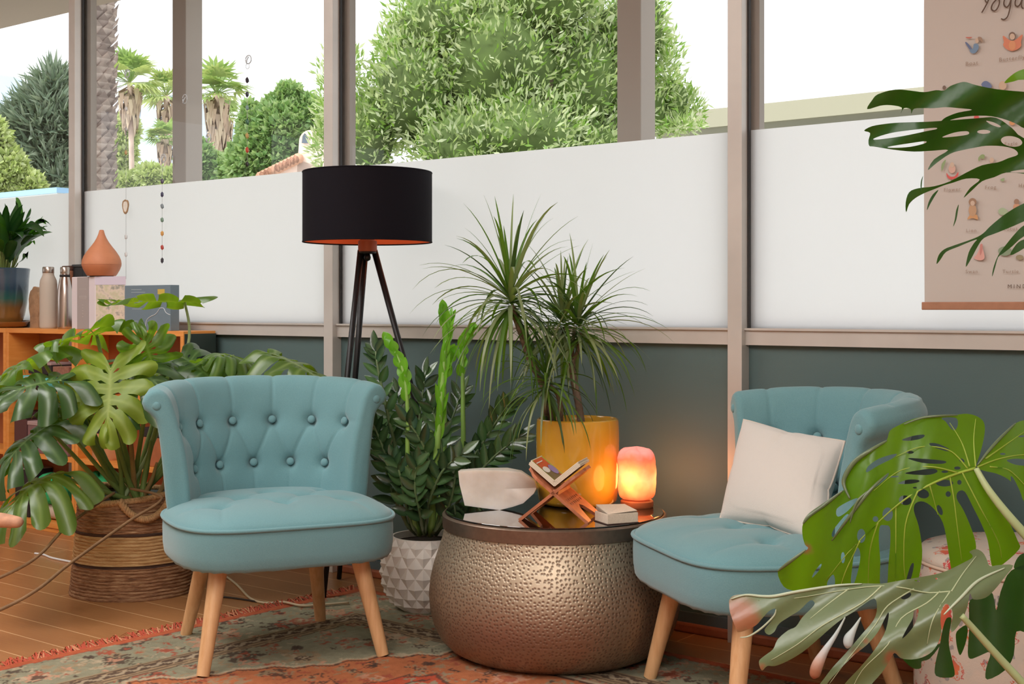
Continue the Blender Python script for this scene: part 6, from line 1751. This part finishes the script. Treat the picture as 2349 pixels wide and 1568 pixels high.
# top leaves, dark against the window
def Y4(x, y): return 2.36 - .00015*(x - 2200) + .0003*(y - 330) + .000001*(x-2250)**2*.5 - .012*sin((x + y*1.5)*.03)
A = [(305,545),(330,500),(360,470),(445,447),(520,452),(590,460),(650,450),(690,452),(720,430),(770,412),(800,410),(850,425),(950,445),(1089,458),(1300,470),(1300,620),(1150,640),(1089,640),(1050,618),(980,592),(900,578),(800,582),(720,600),(690,625),(670,660),(660,648),(672,610),(700,585),(760,562),(830,548),(760,540),(700,535),(640,540),(590,540),(540,543),(526,568),(522,545),(490,540),(472,568),(478,537),(420,525),(370,528)]
g = G(); sheet(g, A, [], cC1, Y4, 14, 3, [])
B = [(290,652),(330,630),(400,618),(470,612),(600,608),(700,602),(860,590),(950,588),(1030,640),(1089,690),(1300,760),(1300,900),(1089,868),(1000,862),(940,885),(880,905),(830,950),(787,988),(820,938),(868,896),(800,892),(735,912),(690,925),(640,945),(590,965),(545,990),(515,1020),(500,1060),(498,1010),(515,960),(560,940),(640,930),(720,905),(800,862),(880,825),(960,810),(1010,790),(1058,772),(1040,745),(980,730),(900,728),(840,738),(780,750),(720,768),(655,812),(608,850),(640,795),(710,750),(640,752),(540,757),(440,748),(340,732),(316,728),(312,700),(320,664)]
HB = [[(342,690),(420,665),(520,650),(640,638),(650,645),(600,655),(480,680),(355,697)], [(410,733),(520,715),(595,705),(592,716),(520,733),(440,738)], [(680,685),(740,662),(800,655),(815,664),(800,674),(730,683)], E_(888,658,33,10), [(900,603),(940,612),(972,630),(963,635),(925,622)], E_(1027,706,54,26,.15), [(1070,660),(1120,670),(1140,690),(1100,684)], [(1020,858),(1089,846),(1150,850),(1089,862)]]
sheet(g, B, HB, cC1, lambda x, y: Y4(x, y) - .03, 14, 3, [])
mk('leaf', g, MD, fgp, world=True)
g = G(); Yc_ = lambda x, y: 2.25 + .0001*(x-2250) - .01*sin(x*.04)
sheet(g, [(1300,900),(1180,970),(1089,1015),(1040,1040),(980,1080),(920,1130),(885,1165),(840,1190),(740,1225),(690,1245),(662,1275),(652,1318),(672,1296),(700,1258),(760,1232),(850,1196),(838,1215),(812,1262),(798,1333),(826,1290),(858,1230),(890,1188),(960,1160),(1089,1105),(1300,1000)], [], cC1, Yc_, 12, 3, [])
sheet(g, [(1300,1040),(1180,1080),(1089,1125),(1050,1160),(1000,1220),(960,1275),(935,1340),(930,1382),(945,1335),(960,1285),(985,1265),(1030,1230),(1089,1180),(1200,1140),(1300,1110)], [], cC1, Yc_, 12, 3)
sheet(g, [(1020,1275),(1050,1220),(1089,1195),(1150,1190),(1089,1240)], [], cC1, Yc_, 12, 3)
for s_ in ([(585,878),(580,905),(576,955),(572,930),(575,900)], [(763,1020),(758,1060),(750,1100),(735,1132),(744,1090),(750,1050)], [(662,948),(640,985),(620,1020),(604,1050),(612,1010),(634,970)]): sheet(g, s_, [], cC1, Yc_, 30, 3)
mk('leaf', g, MD, fgp, world=True)
g = G(); sheet(g, [(1089,345),(1050,360),(1010,390),(992,415),(1040,406),(1089,398),(1300,410),(1300,320),(1180,320)], [], cC1, Yc_, 14, 3)
mk('leaf', g, MG, fgp, world=True)
for q in ((2445, 300), (2445, 440), (2440, 500), (2440, 170)):
    p = curve([P(q[0], q[1], 2.3), P(2560, q[1] + 200, 2.28), P(2640, 1000, 2.2), cw(1.12, 2.12, .27)], 20)
    mk('petiole', G().tube(p, [.005 + .005*i/20 for i in range(21)], 8), stem_m, fgp, world=True)
